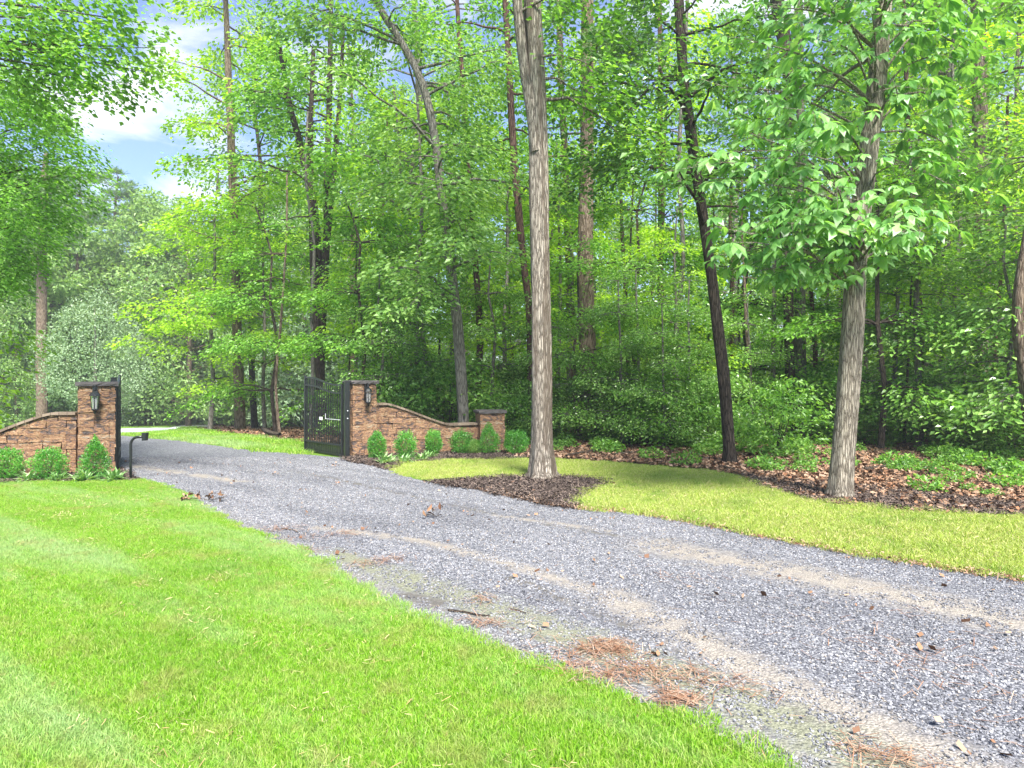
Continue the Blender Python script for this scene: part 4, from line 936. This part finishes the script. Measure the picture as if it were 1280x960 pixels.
# -------- tree kinds for the woods; built once, then copied
def proto(name, seed, h, r0, bark, leaf, zlo, lmin, lmax, n, dens, L, mode='leaf', lean=.3, **kw):
    t_ = Tree(seed); r = t_.rng; a = r.uniform(0, 6.28); b = r.normal(0, .12, (6, 2)); zz = np.linspace(-.1, h, 6)
    rows = [[math.cos(a)*lean*(max(z, 0)/h)**1.5+b[i, 0]*(i > 0), math.sin(a)*lean*(max(z, 0)/h)**1.5+b[i, 1]*(i > 0), z, r0*(1-.75*z/h)+.01] for i, z in enumerate(zz)]
    t_.stem(rows, 8, .25, .05, .8)
    t_.branches(n, zlo, h*.98, lmin, lmax, dens=dens, L=L, mode=mode, **kw)
    return t_.build(name, (0, 0, 0), bark, leaf, 'x')
class Kind:
    def __init__(s, root): s.root = root; s.used = False
    def put(s, x, y, rz, sc, label, group, sz=None):
        o = s.root if not s.used else copy_tree(s.root); s.used = True
        o.location = (x, y, float(H(x, y))-.02); o.rotation_euler = (0, 0, rz); o.scale = (sc, sc, sz or sc)
        o['label'] = label; o['group'] = group; o['category'] = 'tree'; return o
K = {}
def lobed(name, seed, h, r0, bark, leaf, *lb, lean=.3):
    t_ = Tree(seed); r = t_.rng; a = r.uniform(0, 6.28); b = r.normal(0, .12, (6, 2)); zz = np.linspace(-.1, h, 6)
    t_.stem([[math.cos(a)*lean*(max(z, 0)/h)**1.5+b[i, 0]*(i > 0), math.sin(a)*lean*(max(z, 0)/h)**1.5+b[i, 1]*(i > 0), z, r0*(1-.75*z/h)+.01] for i, z in enumerate(zz)], 8, .25, .05, .8)
    for l in lb: t_.lobes(*l)
    return t_.build(name, (0, 0, 0), bark, leaf, 'x')
K['tallA'] = Kind(lobed('oak_tree', 31, 19, .17, 'bark_brown', 'leaf_yellow', (40, 5.5, 19, 3.4, .95, 210, .19)))
K['tallB'] = Kind(lobed('maple_tree', 32, 18, .14, 'bark_grey', 'leaf_mid', (42, 4.5, 18, 3.4, .95, 210, .18)))
K['tallC'] = Kind(lobed('gum_tree', 33, 20, .15, 'bark_dark', 'leaf_cool', (38, 6, 20, 3.2, .95, 210, .18)))
K['midA'] = Kind(proto('beech_tree', 34, 9, .07, 'bark_grey', 'leaf_yellow', 2.0, 1.3, 2.6, 30, 36, .12, rise=(.15, .45), curve=(.1, .35), thick=.1, tilt=.45))
K['midB'] = Kind(proto('dogwood_tree', 35, 7.5, .06, 'bark_dark', 'leaf_mid', 1.4, 1.3, 2.5, 32, 38, .11, rise=(.15, .5), curve=(.15, .5), thick=.1, tilt=.45))
K['midC'] = Kind(proto('holly_tree', 36, 6.5, .07, 'bark_grey', 'leaf_holly', .5, 1.0, 2.0, 46, 36, .10, rise=(.1, .4), curve=(.1, .4), start=.1))
K['pine'] = Kind(proto('pine_tree', 37, 19, .2, 'bark_brown', 'needle', 6, 1.8, 3.8, 46, 60, .30, 'needle', spray=(.9, 1.5), per=.45, curve=(0, .3)))
K['far'] = Kind(lobed('oak_tree', 38, 16, .2, 'bark_brown', 'leaf_far', (60, .8, 16, 4.2, 1.35, 260, .28)))
K['far2'] = Kind(lobed('poplar_tree', 39, 15, .18, 'bark_grey', 'leaf_pale', (60, .6, 15, 3.6, 1.3, 260, .28)))

rt = random.Random(8)
MARKS = [(60, 'the left pine trunk'), (150, 'the keypad post'), (300, 'the brown trunk at the bend'), (402, 'the many-stemmed dark tree'), (490, 'the right gate pillar'), (580, 'the grey maple'), (632, 'the short pillar'), (678, 'the pale trunk'), (735, 'the thick pine trunk'), (828, 'the thin reddish trunk'),
         (905, 'the dark leaning tree'), (1000, 'the pale grey trunk'), (1062, 'the large-leaved tree'), (1145, 'the right hollies'), (1228, 'the pinkish pine trunk'), (1290, 'the curving trunk')]
def where(x, d):
    u = 640+F*x/d; mk = min(MARKS, key=lambda q: abs(q[0]-u)); dist = abs(mk[0]-u)
    side = 'straight behind' if dist < 9 else ('just left of' if u < mk[0] else 'just right of') if dist < 30 else ('well left of' if u < mk[0] else 'well right of')
    return ('near, ' if d < 29 else 'farther in, ' if d < 38 else 'far back, ' if d < 60 else 'distant, ')+side+' '+mk[1]
def put(k, u, d, sc, label, group, sz=None, rz=None):
    return K[k].put((u-640)/F*d, d, rt.uniform(0, 6.28) if rz is None else rz, sc, label, group, sz)

# understorey along the woodland edge, each placed where the photo shows its mass
GU = 'understorey trees along the woodland edge'
for k, u, d, sc, lab in [
    ('midB', 345, 24, 1.05, 'spreading low green tree behind the grass left of the gate'),
    ('midA', 262, 27, 1.15, 'bright yellow green tree leaning over the bend of the drive'),
    ('midB', 455, 19.5, .95, 'leafy low tree behind the right pillar'),
    ('midA', 500, 22.5, 1.25, 'light green tree above the middle of the right wall'),
    ('midC', 520, 19, .85, 'dark holly behind the top of the right wall'),
    ('midC', 620, 19.2, .8, 'dense holly behind the short pillar'),
    ('midA', 628, 21, 1.0, 'lime green beech left of the pale trunk'),
    ('midA', 700, 22, 1.0, 'lime green beech right of the pale trunk'),
    ('midB', 790, 22, 1.2, 'light leafy sapling between the thick pine and the dark leaning tree'),
    ('midC', 800, 18.6, .72, 'broad holly in the middle of the woodland edge'),
    ('midC', 778, 17.8, .66, 'holly beside the thick pine trunk, with spreading low sprays'), ('midC', 830, 16.8, .55, 'small holly left of the dark leaning tree at the litter edge'), ('midA', 845, 19.5, .75, 'low lime green beech left of the dark leaning tree'), ('midB', 720, 19.2, .8, 'low leafy tree right beside the thick pine trunk'), ('midA', 1120, 18.5, .9, 'low lime green beech right of the large-leaved tree'), ('midC', 480, 18.3, .7, 'small holly behind the right gate pillar'),
    ('midC', 860, 17.5, .66, 'lower holly touching the dark leaning tree'),
    ('midC', 690, 18.2, .6, 'small holly showing right behind the pale trunk'),
    ('midC', 940, 18.6, .62, 'tall holly right of the dark leaning tree'),
    ('midB', 1100, 16.5, 1.05, 'leafy tree behind the trunk of the large-leaved tree'),
    ('midC', 1150, 17.5, 1.2, 'holly thicket left of the pinkish pine trunk'),
    ('midC', 1268, 15.5, .85, 'holly just right of the pinkish pine trunk'),
    ('midC', 1330, 14.5, 1.25, 'holly branching in from the right edge'),
    ('midA', 1180, 20, 1.5, 'taller light green tree above the right hollies'),
    ('midC', 1200, 21, 1.7, 'tallest holly deep behind the pinkish pine trunk'),
    ('midB', 930, 22, 1.4, 'green tree deep between the dark trunks'),
    ('midA', 570, 25, 1.4, 'light green tree deep behind the grey maple')]:
    put(k, u, d, sc, lab, GU)
# the woods behind
GW = 'trees in the depth of the woods'
LW = {'tallA': 'tall yellow green woodland tree', 'tallB': 'tall green woodland tree', 'tallC': 'tall cool green woodland tree', 'pine': 'tall woodland pine',
      'midA': 'small lime woodland tree', 'midB': 'small mid green woodland tree', 'midC': 'small dark holly'}
spots = []
for i in range(400):
    u = rt.uniform(230, 1420); d = rt.uniform(22.5, 52)
    if u < 480 and d > 36: continue
    if u < 300: continue
    x = (u-640)/F*d
    if all((x-a)**2+(d-b)**2 > 4.1**2 for a, b in spots): spots.append((x, d))
for i, (x, d) in enumerate(spots):
    k = rt.choice(['tallA', 'tallB', 'tallC', 'tallA', 'tallA', 'midA', 'midA', 'midA', 'midB'] if d < 40 else ['tallB', 'tallA', 'tallC', 'midA', 'midB'])
    K[k].put(x, d, rt.uniform(0, 6.28), rt.uniform(.85, 1.2), LW[k]+' '+where(x, d), GW)
# bare slender stems inside the woods
def slender(seed, h, r):
    t_ = Tree(seed); rr = t_.rng; b = rr.normal(0, .10, (6, 2)).cumsum(0); zz = np.linspace(-.1, h, 6)
    t_.stem([[b[i, 0], b[i, 1], z, r*(1-.5*z/h)] for i, z in enumerate(zz)], 7, .2, .06, .7)
    t_.branches(5, h*.55, h, .8, 1.8, dens=26, L=.12); return t_
KS = [Kind(slender(60+i, h, r).build('sapling', (0, 0, 0), b, l, 'x')) for i, (h, r, b, l) in enumerate([(9, .055, 'bark_brown', 'leaf_mid'), (11, .07, 'bark_grey', 'leaf_yellow'), (8, .045, 'bark_dark', 'leaf_cool'), (12, .09, 'bark_red', 'leaf_mid')])]
LS = ['slender brown sapling', 'slender grey sapling', 'thin dark sapling', 'thin reddish trunk']
for i, (u, d) in enumerate([(350, 23), (383, 22), (430, 22), (465, 25), (487, 21), (528, 19.5), (545, 24), (600, 21), (640, 23), (690, 26), (765, 23), (780, 27), (812, 25.5), (850, 20), (880, 24), (905, 27), (935, 19), (958, 19.7), (967, 20.6), (1017, 21), (1035, 25), (1090, 22), (1125, 17.5), (1145, 19), (1175, 23), (1200, 18.5), (1215, 26), (1250, 19), (1265, 22), (445, 28), (560, 29), (740, 29), (1060, 28), (1110, 27)]):
    j = i % 4; KS[j].put((u-640)/F*d, d, rt.uniform(0, 6.28), rt.uniform(.8, 1.25), LS[j]+' '+where((u-640)/F*d, d), 'saplings in the woods')
# far left: trees across the field
GF = 'trees far beyond the gate'
LF = {'far': 'green background tree', 'far2': 'pale green background tree', 'pine': 'background pine'}
fs = []
for u, d in [(-40, 60), (25, 66), (80, 70), (130, 75), (175, 70), (215, 76), (255, 68), (300, 62), (340, 58), (380, 52), (430, 55), (-10, 80), (60, 84), (120, 90), (190, 92), (250, 88), (320, 80), (-90, 50), (400, 70), (480, 62), (560, 60), (680, 60), (790, 64), (900, 60), (1010, 64), (1120, 60), (1240, 62), (1380, 56)]:
    k = 'far' if rt.random() < .6 else 'far2'
    if u < 320 and rt.random() < .6 and d > 62: k = 'pine'
    put(k, u, d, rt.uniform(1.05, 1.3), LF[k]+(' at the picture edge, ' if u < -60 else ' ')+where((u-640)/F*d, d), GF)
for u_, d_, k_, s_ in [(95, 58, 'pine', 1.15), (150, 66, 'pine', 1.25), (30, 60, 'pine', 1.2), (185, 60, 'far', 1.25), (120, 70, 'far2', 1.2), (215, 64, 'far2', 1.2), (60, 56, 'far', 1.25), (5, 52, 'far', 1.2), (235, 57, 'far', 1.15)]:
    put(k_, u_, d_, s_, 'very tall '+LF[k_]+' '+where((u_-640)/F*d_, d_), GF)
put('far2', 150, 57, .55, 'low pale tree at the far edge of the field behind the keypad post', GF)
put('far2', 215, 60, .55, 'low feathery tree by the distant road', GF)
put('far', 20, 50, .6, 'low green tree behind the left wall far off', GF)
def far_woods(name, pts, label, leaf):
    r = np.random.default_rng(200); C = []; Rr = []
    for (u0, u1, d, h, n) in pts:
        for i in range(n):
            u = r.uniform(u0, u1); dd = d+r.uniform(-3, 3); x = (u-640)/F*dd; top = h*(.8+.35*float(vnoise(np.array([x]), np.array([dd]), .12, 7)[0])); z = top*r.random()**.8
            C.append([x, dd, float(H(x, dd))+z]); Rr.append(r.uniform(1, 2.2))
    C = np.array(C); Rr = np.array(Rr); k = np.repeat(np.arange(len(C)), 60); m_ = len(k); v = r.normal(0, 1, (m_, 3)); v /= np.linalg.norm(v, axis=1)[:, None]
    P = C[k]+v*(Rr[k]*r.random(m_)**.4)[:, None]*np.array([1, 1, .8]); LL = r.uniform(.25, .55, m_)
    o = obj(name, mesh_np(name, *leaves(P, v+r.normal(0, .5, v.shape), v+np.array([0, 0, .6]), LL, LL*.6), M[leaf])); tag(o, label, 'woods', kind='stuff')
far_woods('far_woods', [(-350, 420, 100, 17, 1500), (330, 1650, 66, 6.5, 1000), (330, 1650, 56, 4.0, 650)], 'distant mass of woods closing the view', 'leaf_far')
# the rounded pale tree
t_ = Tree(41); r = t_.rng; t_.stem([[0, 0, -.1, .12], [.05, 0, 3, .09], [0, .05, 7.2, .02]], 8, .2)
P = r.normal(0, 1, (15000, 3)); P /= np.linalg.norm(P, axis=1)[:, None]; rad = r.uniform(.55, 1, 15000)**.6*(1+.10*np.sin(P[:, 0]*6)*np.sin(P[:, 2]*7+1)+.08*np.sin(P[:, 1]*9+P[:, 2]*5))
Q = P*rad[:, None]*np.array([2.9, 2.9, 3.6])+np.array([0, 0, 4.5]); Q[:, :2] *= np.clip(1.15-.1*(Q[:, 2:3]-3), .4, 1.15)
LL = r.uniform(.09, .17, 15000); t_.addl(*leaves(Q, P*.5+r.normal(0, .6, P.shape), P+np.array([0, 0, .8])+r.normal(0, .4, P.shape), LL, LL*.55))
x_ = (118-640)/F*40; o = t_.build('pear_tree', (0, 0, 0), 'bark_grey', 'leaf_silver', 'rounded pale silvery green tree beyond the left pillar', GF); o.location = (x_, 40, float(H(x_, 40)))
# tall pine far left
t_ = Tree(42); t_.stem(px_rows([(52, 540, 13), (52, 420, 12), (52, 330, 11), (54, 250, 9), (58, 190, 5)], 42), 10, .15)
t_.branches(14, 9.5, 15.5, 2.5, 4.2, dens=60, L=.24, mode='needle', spray=(1, 1.5), rise=(0, .25), curve=(0, .2), taper=False)
b_ = (W(52, 540, 42)[0], 42, float(H(W(52, 540, 42)[0], 42))); t_.build('pine_tree', b_, 'bark_brown', 'needle', 'tall pine with a bare grey trunk beyond the left wall', GF)

# left frame: maple bough overhead and the glossy tree at the left edge
t_ = Tree(51); t_.stem([[-9.6, 8.6, -.1, .22], [-9.5, 8.6, 4, .19], [-9.3, 8.7, 8, .13], [-9.2, 8.8, 10.5, .05]], 12, .3)
r = t_.rng; O = []; A = []; S = []
for (u, v, d) in [(20, 20, 9.6), (60, 30, 9.6), (100, 20, 9.4), (140, 30, 9.4), (170, 60, 9.5), (150, 80, 9.5), (120, 70, 9.5), (80, 70, 9.6), (40, 70, 9.7), (10, 60, 9.8), (185, 90, 9.5), (110, 100, 9.6), (60, 100, 9.8), (0, 100, 10), (30, -20, 9.4), (90, -20, 9.4), (150, -10, 9.4), (190, 30, 9.4), (130, 0, 9.2), (70, 0, 9.3), (180, -30, 9.3), (85, 120, 9.8),(160,105,9.6), (200, 60, 9.6), (20,45,9.3), (95,50,9.3)]:
    tip = np.array(W(u, v, d)); a = np.array([-9.3, 8.7, tip[2]-r.uniform(.2, 1.2)]); bp = smooth_path([[*a, .03], [*((a+tip)/2+np.array([0, 0, .3])), .018], [*tip, .004]], .3); t_.mb.tube(bp[:, :3], bp[:, 3], 5)
    for q in range(7): O.append(tip+r.normal(0, .15, 3)*np.array([1.4, 1.4, .6])+(a-tip)*r.uniform(0, .3)); A.append(r.normal(0, .8)); S.append(r.uniform(.35, .7))
t_.addl(*spray_leaves(np.array(O), np.array(A), np.array(S), 58, .085, r, .3, .7, .25, .8))
t_.build('maple_tree', (-9.6, 8.6, 0), 'bark_grey', 'leaf_overhead', 'maple boughs hanging into the top left corner', 'trees framing the left edge')
t_ = Tree(52); t_.stem([[-10.8, 13, -.1, .17], [-10.9, 13, 3, .14], [-10.9, 13.1, 6, .09], [-10.9, 13.1, 8.3, .03]], 10, .3)
r = t_.rng; O = []; A = []; S = []
for i in range(420):
    v = r.uniform(95, 355); umax = np.interp(v, [95, 130, 160, 200, 240, 300, 330, 360], [20, 50, 80, 118, 108, 50, 20, -20]); u = r.uniform(-50, umax)
    O.append(np.array(W(u, v, 12.5+r.uniform(-1, 1)))); A.append(r.normal(0, 1.0)); S.append(r.uniform(.35, .75))
    if i % 7 == 0: a = np.array([-10.9, 13, O[-1][2]-.6]); t_.mb.tube([a, (a+O[-1])/2+np.array([0, 0, .15]), O[-1]], [.025, .015, .004], 4)
t_.addl(*spray_leaves(np.array(O), np.array(A), np.array(S), 90, .085, r, .35, .6, .25, .5))
t_.build('live_oak_tree', (-10.8, 13, 0), 'bark_dark', 'leaf_mid', 'small leaved tree hanging in from the left edge', 'trees framing the left edge')
# yellow-green branch low at the left edge
t_ = Tree(53); t_.stem([[-11.3, 14, -.1, .06], [-11.2, 14, 1.5, .05], [-11.1, 14, 3, .02]], 8, .3)
t_.branches(12, 1.1, 2.7, .9, 1.5, dens=50, L=.11, taper=False, rise=(-.1, .2), curve=(0, .3))
t_.build('young_maple_tree', (-11.3, 14, 0), 'bark_grey', 'leaf_yellow', 'lime green young maple behind the left wall', 'trees framing the left edge')

# ------------------------------------------------------------------ bushes and shrubs
def bush_mesh(seed, rx, rz_, n, L, m, cone=False, lobes=5, up=.4, wr=.5):
    r = np.random.default_rng(seed); P = r.normal(0, 1, (n, 3)); P /= np.linalg.norm(P, axis=1)[:, None]
    ph = r.uniform(0, 6.28, 8)
    rad = r.uniform(.35, 1.08, n)**.5*(1+.13*np.sin(P[:, 0]*5+ph[0])*np.sin(P[:, 2]*6+ph[1])+.10*np.sin(P[:, 1]*7+ph[2])+.08*np.sin(P[:, 0]*13+ph[3])*np.sin(P[:, 1]*12+ph[4]))
    Q = P*rad[:, None]*np.array([rx, rx, rz_])
    if cone: Q[:, :2] *= np.clip(1.0-.55*(Q[:, 2:3]/rz_), .25, 1.4)
    Q[:, 2] += rz_*.98; Q[:, 2] = np.maximum(Q[:, 2], .02+.05*r.random(n))
    D = P*.6+r.normal(0, 1.0 if up < .3 else .5, P.shape)*np.array([1, 1, .6])+np.array([0, 0, up]); Nn = r.normal(0, .6, P.shape)+P*.6+np.array([0, 0, .6]); LL = L*r.uniform(.6, 1.3, n)
    return mesh_np('foliage', *leaves(Q, D, Nn, LL, LL*wr), m)
def stems_mb(seed, rx, h, n=7, r0=.012):
    r = np.random.default_rng(seed); m = MB()
    for i in range(n):
        a = r.uniform(0, 6.28); e = rx*.7*r.random(); m.tube([(0.03*math.cos(a), .03*math.sin(a), -.03), (e*.4*math.cos(a), e*.4*math.sin(a), h*.4), (e*math.cos(a), e*math.sin(a), h)], [r0, r0*.7, r0*.3], 5)
    return m
def shrub(x, y, rx, h, label, group, seed, cone=False, n=4200, L=.032, m='shrub', name='shrub', wr=.5):
    z = float(H(x, y)); root = empty(name, (x, y, z)); tag(root, label, 'shrub', group)
    obj('foliage', bush_mesh(seed, rx, h/2, n, L, M[m], cone, wr=wr), root)
    stems_mb(seed, rx, h*.7).build('stems', M['bark_brown'], root, True)
GL = 'clipped shrubs in the mulch along the walls'
def su(u, v, rx_px, h_px, label, seed, cone=False, **kw):
    x, y = G(u, v); shrub(x, y, rx_px*y/F, h_px*y/F, label, GL, seed, cone, **kw)
su(8, 600, 19, 40, 'round green shrub cut by the left edge of the view', 71)
su(62, 600, 19, 40, 'broad round green shrub against the left wall', 72)
su(119, 599, 15, 50, 'pointed green shrub in front of the left pillar', 73, True)
su(471, 574, 11, 34, 'upright green shrub at the foot of the right pillar', 74)
su(507, 574, 13, 35, 'rounded green shrub, second from the right pillar', 75)
su(542, 569, 10, 32, 'small oval green shrub below the sloping right wall', 76)
su(577, 568, 13, 30, 'lower green shrub where the right wall levels out', 77)
su(611, 568, 12, 38, 'pointed green shrub in front of the short pillar', 78, True)
su(645, 568, 15, 30, 'loose green shrub right of the short pillar', 79)
su(592, 568, 10, 18, 'little pale shrub left of the short pillar', 80, m='leaf_cool')
def tuft_mesh(seed, n=60, L=.2):
    r = np.random.default_rng(seed); a = r.uniform(0, 6.28, n); el = r.uniform(.2, 1.3, n)
    D = np.c_[np.cos(a)*np.cos(el), np.sin(a)*np.cos(el), np.sin(el)]; P = np.c_[r.normal(0, .03, (n, 2)), np.full(n, .0)]
    LL = L*r.uniform(.6, 1.1, n); v, f = leaves(P, D, np.c_[-np.cos(a), -np.sin(a), np.ones(n)], LL, LL*.16, LEAF8); return mesh_np('leaf_tuft', v, f, M['tuft'])
M['tuft'] = leaf_mat('tuft', GR((.08, .18, .05), (.15, .30, .09), (.26, .42, .16), (.45, .55, .32)), trans=.3)
tm = [tuft_mesh(1), tuft_mesh(2)]
for i, (u, v, s, lab) in enumerate([(36, 602, 1.3, 'small strappy plant left of the broad round shrub'), (72, 602, 1.2, 'small strappy plant below the broad round shrub'), (104, 602, 1.5, 'striped strappy plant left of the pointed shrub'), (141, 602, 1.5, 'striped strappy plant by the left gate post'),
        (483, 580, 1.6, 'striped strappy plant by the right pillar'), (506, 579, 1.3, 'small strappy plant below the second right shrub'), (527, 576, 1.3, 'small strappy plant between two right shrubs'), (537, 573, 1.3, 'small strappy plant under the oval shrub')]):
    x, y = G(u, v); o = obj('border_plant', tm[i % 2], None, (x, y, .01)); o.scale = (s, s, s*.9); o.rotation_euler.z = i; tag(o, lab, 'plant', 'low plants at the edge of the mulch beds')

# woodland bushes
GB = 'wild bushes at the foot of the woods'
def clump_bush(seed, rx, rz_, nc, nl, L, m):
    r = np.random.default_rng(seed); c = r.normal(0, 1, (nc, 3)); c /= np.linalg.norm(c, axis=1)[:, None]; c *= (r.uniform(.3, 1.12, nc)**.6)[:, None]
    c = c*np.array([rx, rx, rz_])+np.array([0, 0, rz_]); c[:, 2] = np.maximum(c[:, 2], .05); k = np.repeat(np.arange(nc), nl); m_ = len(k)
    a = r.uniform(0, 6.28, nc)[k]; o = r.normal(0, 1, (m_, 3))*np.array([.15, .15, .05]); P = c[k]+o; P[:, 2] = np.maximum(P[:, 2], .02)-np.hypot(o[:, 0], o[:, 1])*.3
    D = o*3+r.normal(0, .5, (m_, 3)); D[:, 2] = -np.abs(D[:, 2])*.5; Nn = np.c_[r.normal(0, .5, (m_, 2)), np.ones(m_)]; LL = L*r.uniform(.6, 1.3, m_)
    return mesh_np('foliage', *leaves(P, D, Nn, LL, LL*.55), m)
bm_ = [clump_bush(90+i, 1.0, .8, 120, 26, .10, M['leaf_holly' if i % 2 else 'groundcover']) for i in range(4)]
sb_ = [mesh_np('stems', np.vstack(s.v), np.vstack(s.f), M['bark_dark'], True) for s in (stems_mb(95+i, 1, 1.1, 9, .018) for i in range(4))]
def wild(i, u, d, sx, szc, lab):
    x = (u-640)/F*d; root = empty('bush', (x, d, float(H(x, d))-.05), rt.uniform(0, 6.28)); root.scale = (sx, sx, szc); tag(root, lab, 'bush', GB)
    obj('foliage', bm_[i], root); obj('stems', sb_[i], root)
for i, (u, d, sx, szc, lab) in enumerate([
    (968, 15.2, 1.0, 1.15, 'bright leafy bush right of the dark leaning tree'), (790, 18.2, 1.0, 1.2, 'bush right of the thick pine trunk'), (835, 17.2, 1.2, 1.3, 'dense bush left of the dark leaning tree'),
    (880, 17, .8, 1.3, 'bush right behind the dark leaning tree'), (560, 18.5, 1.3, 1.5, 'bush behind the sloping right wall'),
    (500, 18.6, 1.3, 1.6, 'bush behind the right pillar'), (635, 18.5, 1.0, 1.2, 'bush behind the short pillar'), (660, 20.5, 1.3, 1.5, 'bush deep behind the pale trunk'), (1060, 18, 1.3, 1.3, 'bush behind the large-leaved tree'),
    (1120, 20, 1.4, 1.0, 'wide bush deep in the right woods'), (1200, 16.8, 1.0, .8, 'low bush before the pinkish pine trunk'), (1262, 15.2, 1.0, .7, 'low bush at the right edge'), (460, 21, 1.2, 1.2, 'bush in the shade left of the right pillar'),
    (1000, 22, 1.5, 1.5, 'bush deep between the pale and dark trunks'), (1290, 17.5, 1.4, 1.5, 'tall bush behind the curving trunk'), (1180, 24, 1.6, 1.3, 'bush far back in the right woods'), (900, 22, 1.5, 1.5, 'bush far back left of the hollies')]):
    wild(i % 4, u, d, sx, szc, lab)
# low ground cover
gc = [bush_mesh(120+i, .30, .13, 240, .075, M['groundcover'], wr=.65, up=.1) for i in range(4)]
for g_ in gc: g_.name = 'cover'
X, Y = grid_pts(FOREST, .62, (-3, 24, 10, 34), rng, .7)
dE = seg_dist(X, Y, GP(LITTER_EDGE)); keep = rng.random(len(X)) < np.clip((dE-.35)/1.9, .1, .85)*(.35+1.1*(vnoise(X, Y, .6, 4) > .42)); X, Y = X[keep], Y[keep]
k = len(X); gn_scatter('ground_cover', X, Y, H(X, Y), rng.uniform(0, 6.28, k), rng.uniform(.4, 1.1, k), rng.integers(0, 4, k), gc, 'low green ground cover under the trees', 'ground cover')

# ------------------------------------------------------------------ fallen wood and leaves
def stick(pts, rad, label, name='fallen_branch', lift=.03, m='wood_dead'):
    P = [np.array([*G(u, v), 0]) for u, v in pts]; P = [p+np.array([0, 0, float(H(p[0], p[1]))+lift]) for p in P]; b = P[0].copy()
    mb = MB(); R = smooth_path([[*(p-b), rad*(1-.6*i/len(P))] for i, p in enumerate(P)], .1); mb.tube(R[:, :3], R[:, 3], 6)
    o = mb.build(name, M[m], None, True, b); tag(o, label, 'stick', 'fallen sticks and branches'); return o
stick([(560, 765), (580, 767), (598, 771), (612, 772)], .008, 'dark stick lying by the near edge of the drive', lift=.015)
stick([(636, 762), (648, 765), (657, 768)], .004, 'short thin twig on the mossy edge of the drive', lift=.012)
stick([(352, 662), (366, 664), (373, 667)], .006, 'short dark twig on the gravel beside the left lawn', lift=.014)
stick([(708, 573), (730, 568), (752, 565), (770, 567)], .04, 'rotten branch at the woodland edge right of the pale trunk', lift=.05)
stick([(765, 571), (790, 568), (826, 569)], .03, 'grey fallen branch before the hollies', lift=.05)
stick([(905, 586), (920, 590), (938, 594)], .03, 'short log end at the foot of the dark leaning tree', lift=.04)
stick([(1080, 590), (1150, 582), (1200, 588)], .03, 'long fallen branch in the litter behind the mulch', lift=.06)
stick([(325, 538), (336, 545), (350, 548)], .09, 'fallen log in the shade left of the open gate', lift=.12)
def sprig(u, v, n, L, label, tw):
    x, y = G(u, v); r = np.random.default_rng(n+3); root = empty('dead_sprig', (x, y, .01)); tag(root, label, 'sprig')
    mb = MB(); mb.tube([(-tw*.5, .1, .02), (-tw*.2, 0, .05), (tw*.2, -.02, .03), (tw*.5, .03, .05)], [.004, .005, .004, .003], 5); 
    for q in range(3): xx = (-.35+.3*q)*tw; mb.tube([(xx, 0, .03), (xx+.03, .02, .09)], [.003, .002], 4)
    mb.build('twig', M['wood_dead'], root)
    cx = r.choice([-.35, -.1, .2, .45], n)*tw+r.normal(0, .02, n); P = np.c_[cx, r.normal(0, .03, n), .05+.07*r.random(n)]; LL = np.full(n, L)*r.uniform(.6, 1.2, n)
    vv, ff = leaves(P, r.normal(0, 1, (n, 3)), r.normal(0, 1, (n, 3)), LL, LL*.55, LEAF8); obj('dry_leaves', mesh_np('dry_leaves', vv, ff, M['dead_leaf']), root)
sprig(252, 628, 46, .07, 'wilted brown leafy twig at the lawn edge near the gate', .62)
sprig(541, 649, 9, .10, 'curled orange leaf with its twig in the middle of the gravel', .22)

# ------------------------------------------------------------------ the moist air
m, t = mat('haze_air'); pv = N(t, 'ShaderNodeVolumePrincipled', inp={'Color': (.93, .96, 1, 1), 'Density': .0013, 'Anisotropy': .2})
o_ = N(t, 'ShaderNodeOutputMaterial'); t.links.new(pv.outputs[0], o_.inputs['Volume'])
mb = MB(); mb.box((0, 0, 0), (1900, 1500, 44)); hz = mb.build('haze', m, None, False, (0, 505, 18)); tag(hz, 'thin pale haze in the air over the whole place', 'haze', kind='stuff')
cy.volume_bounces = 0
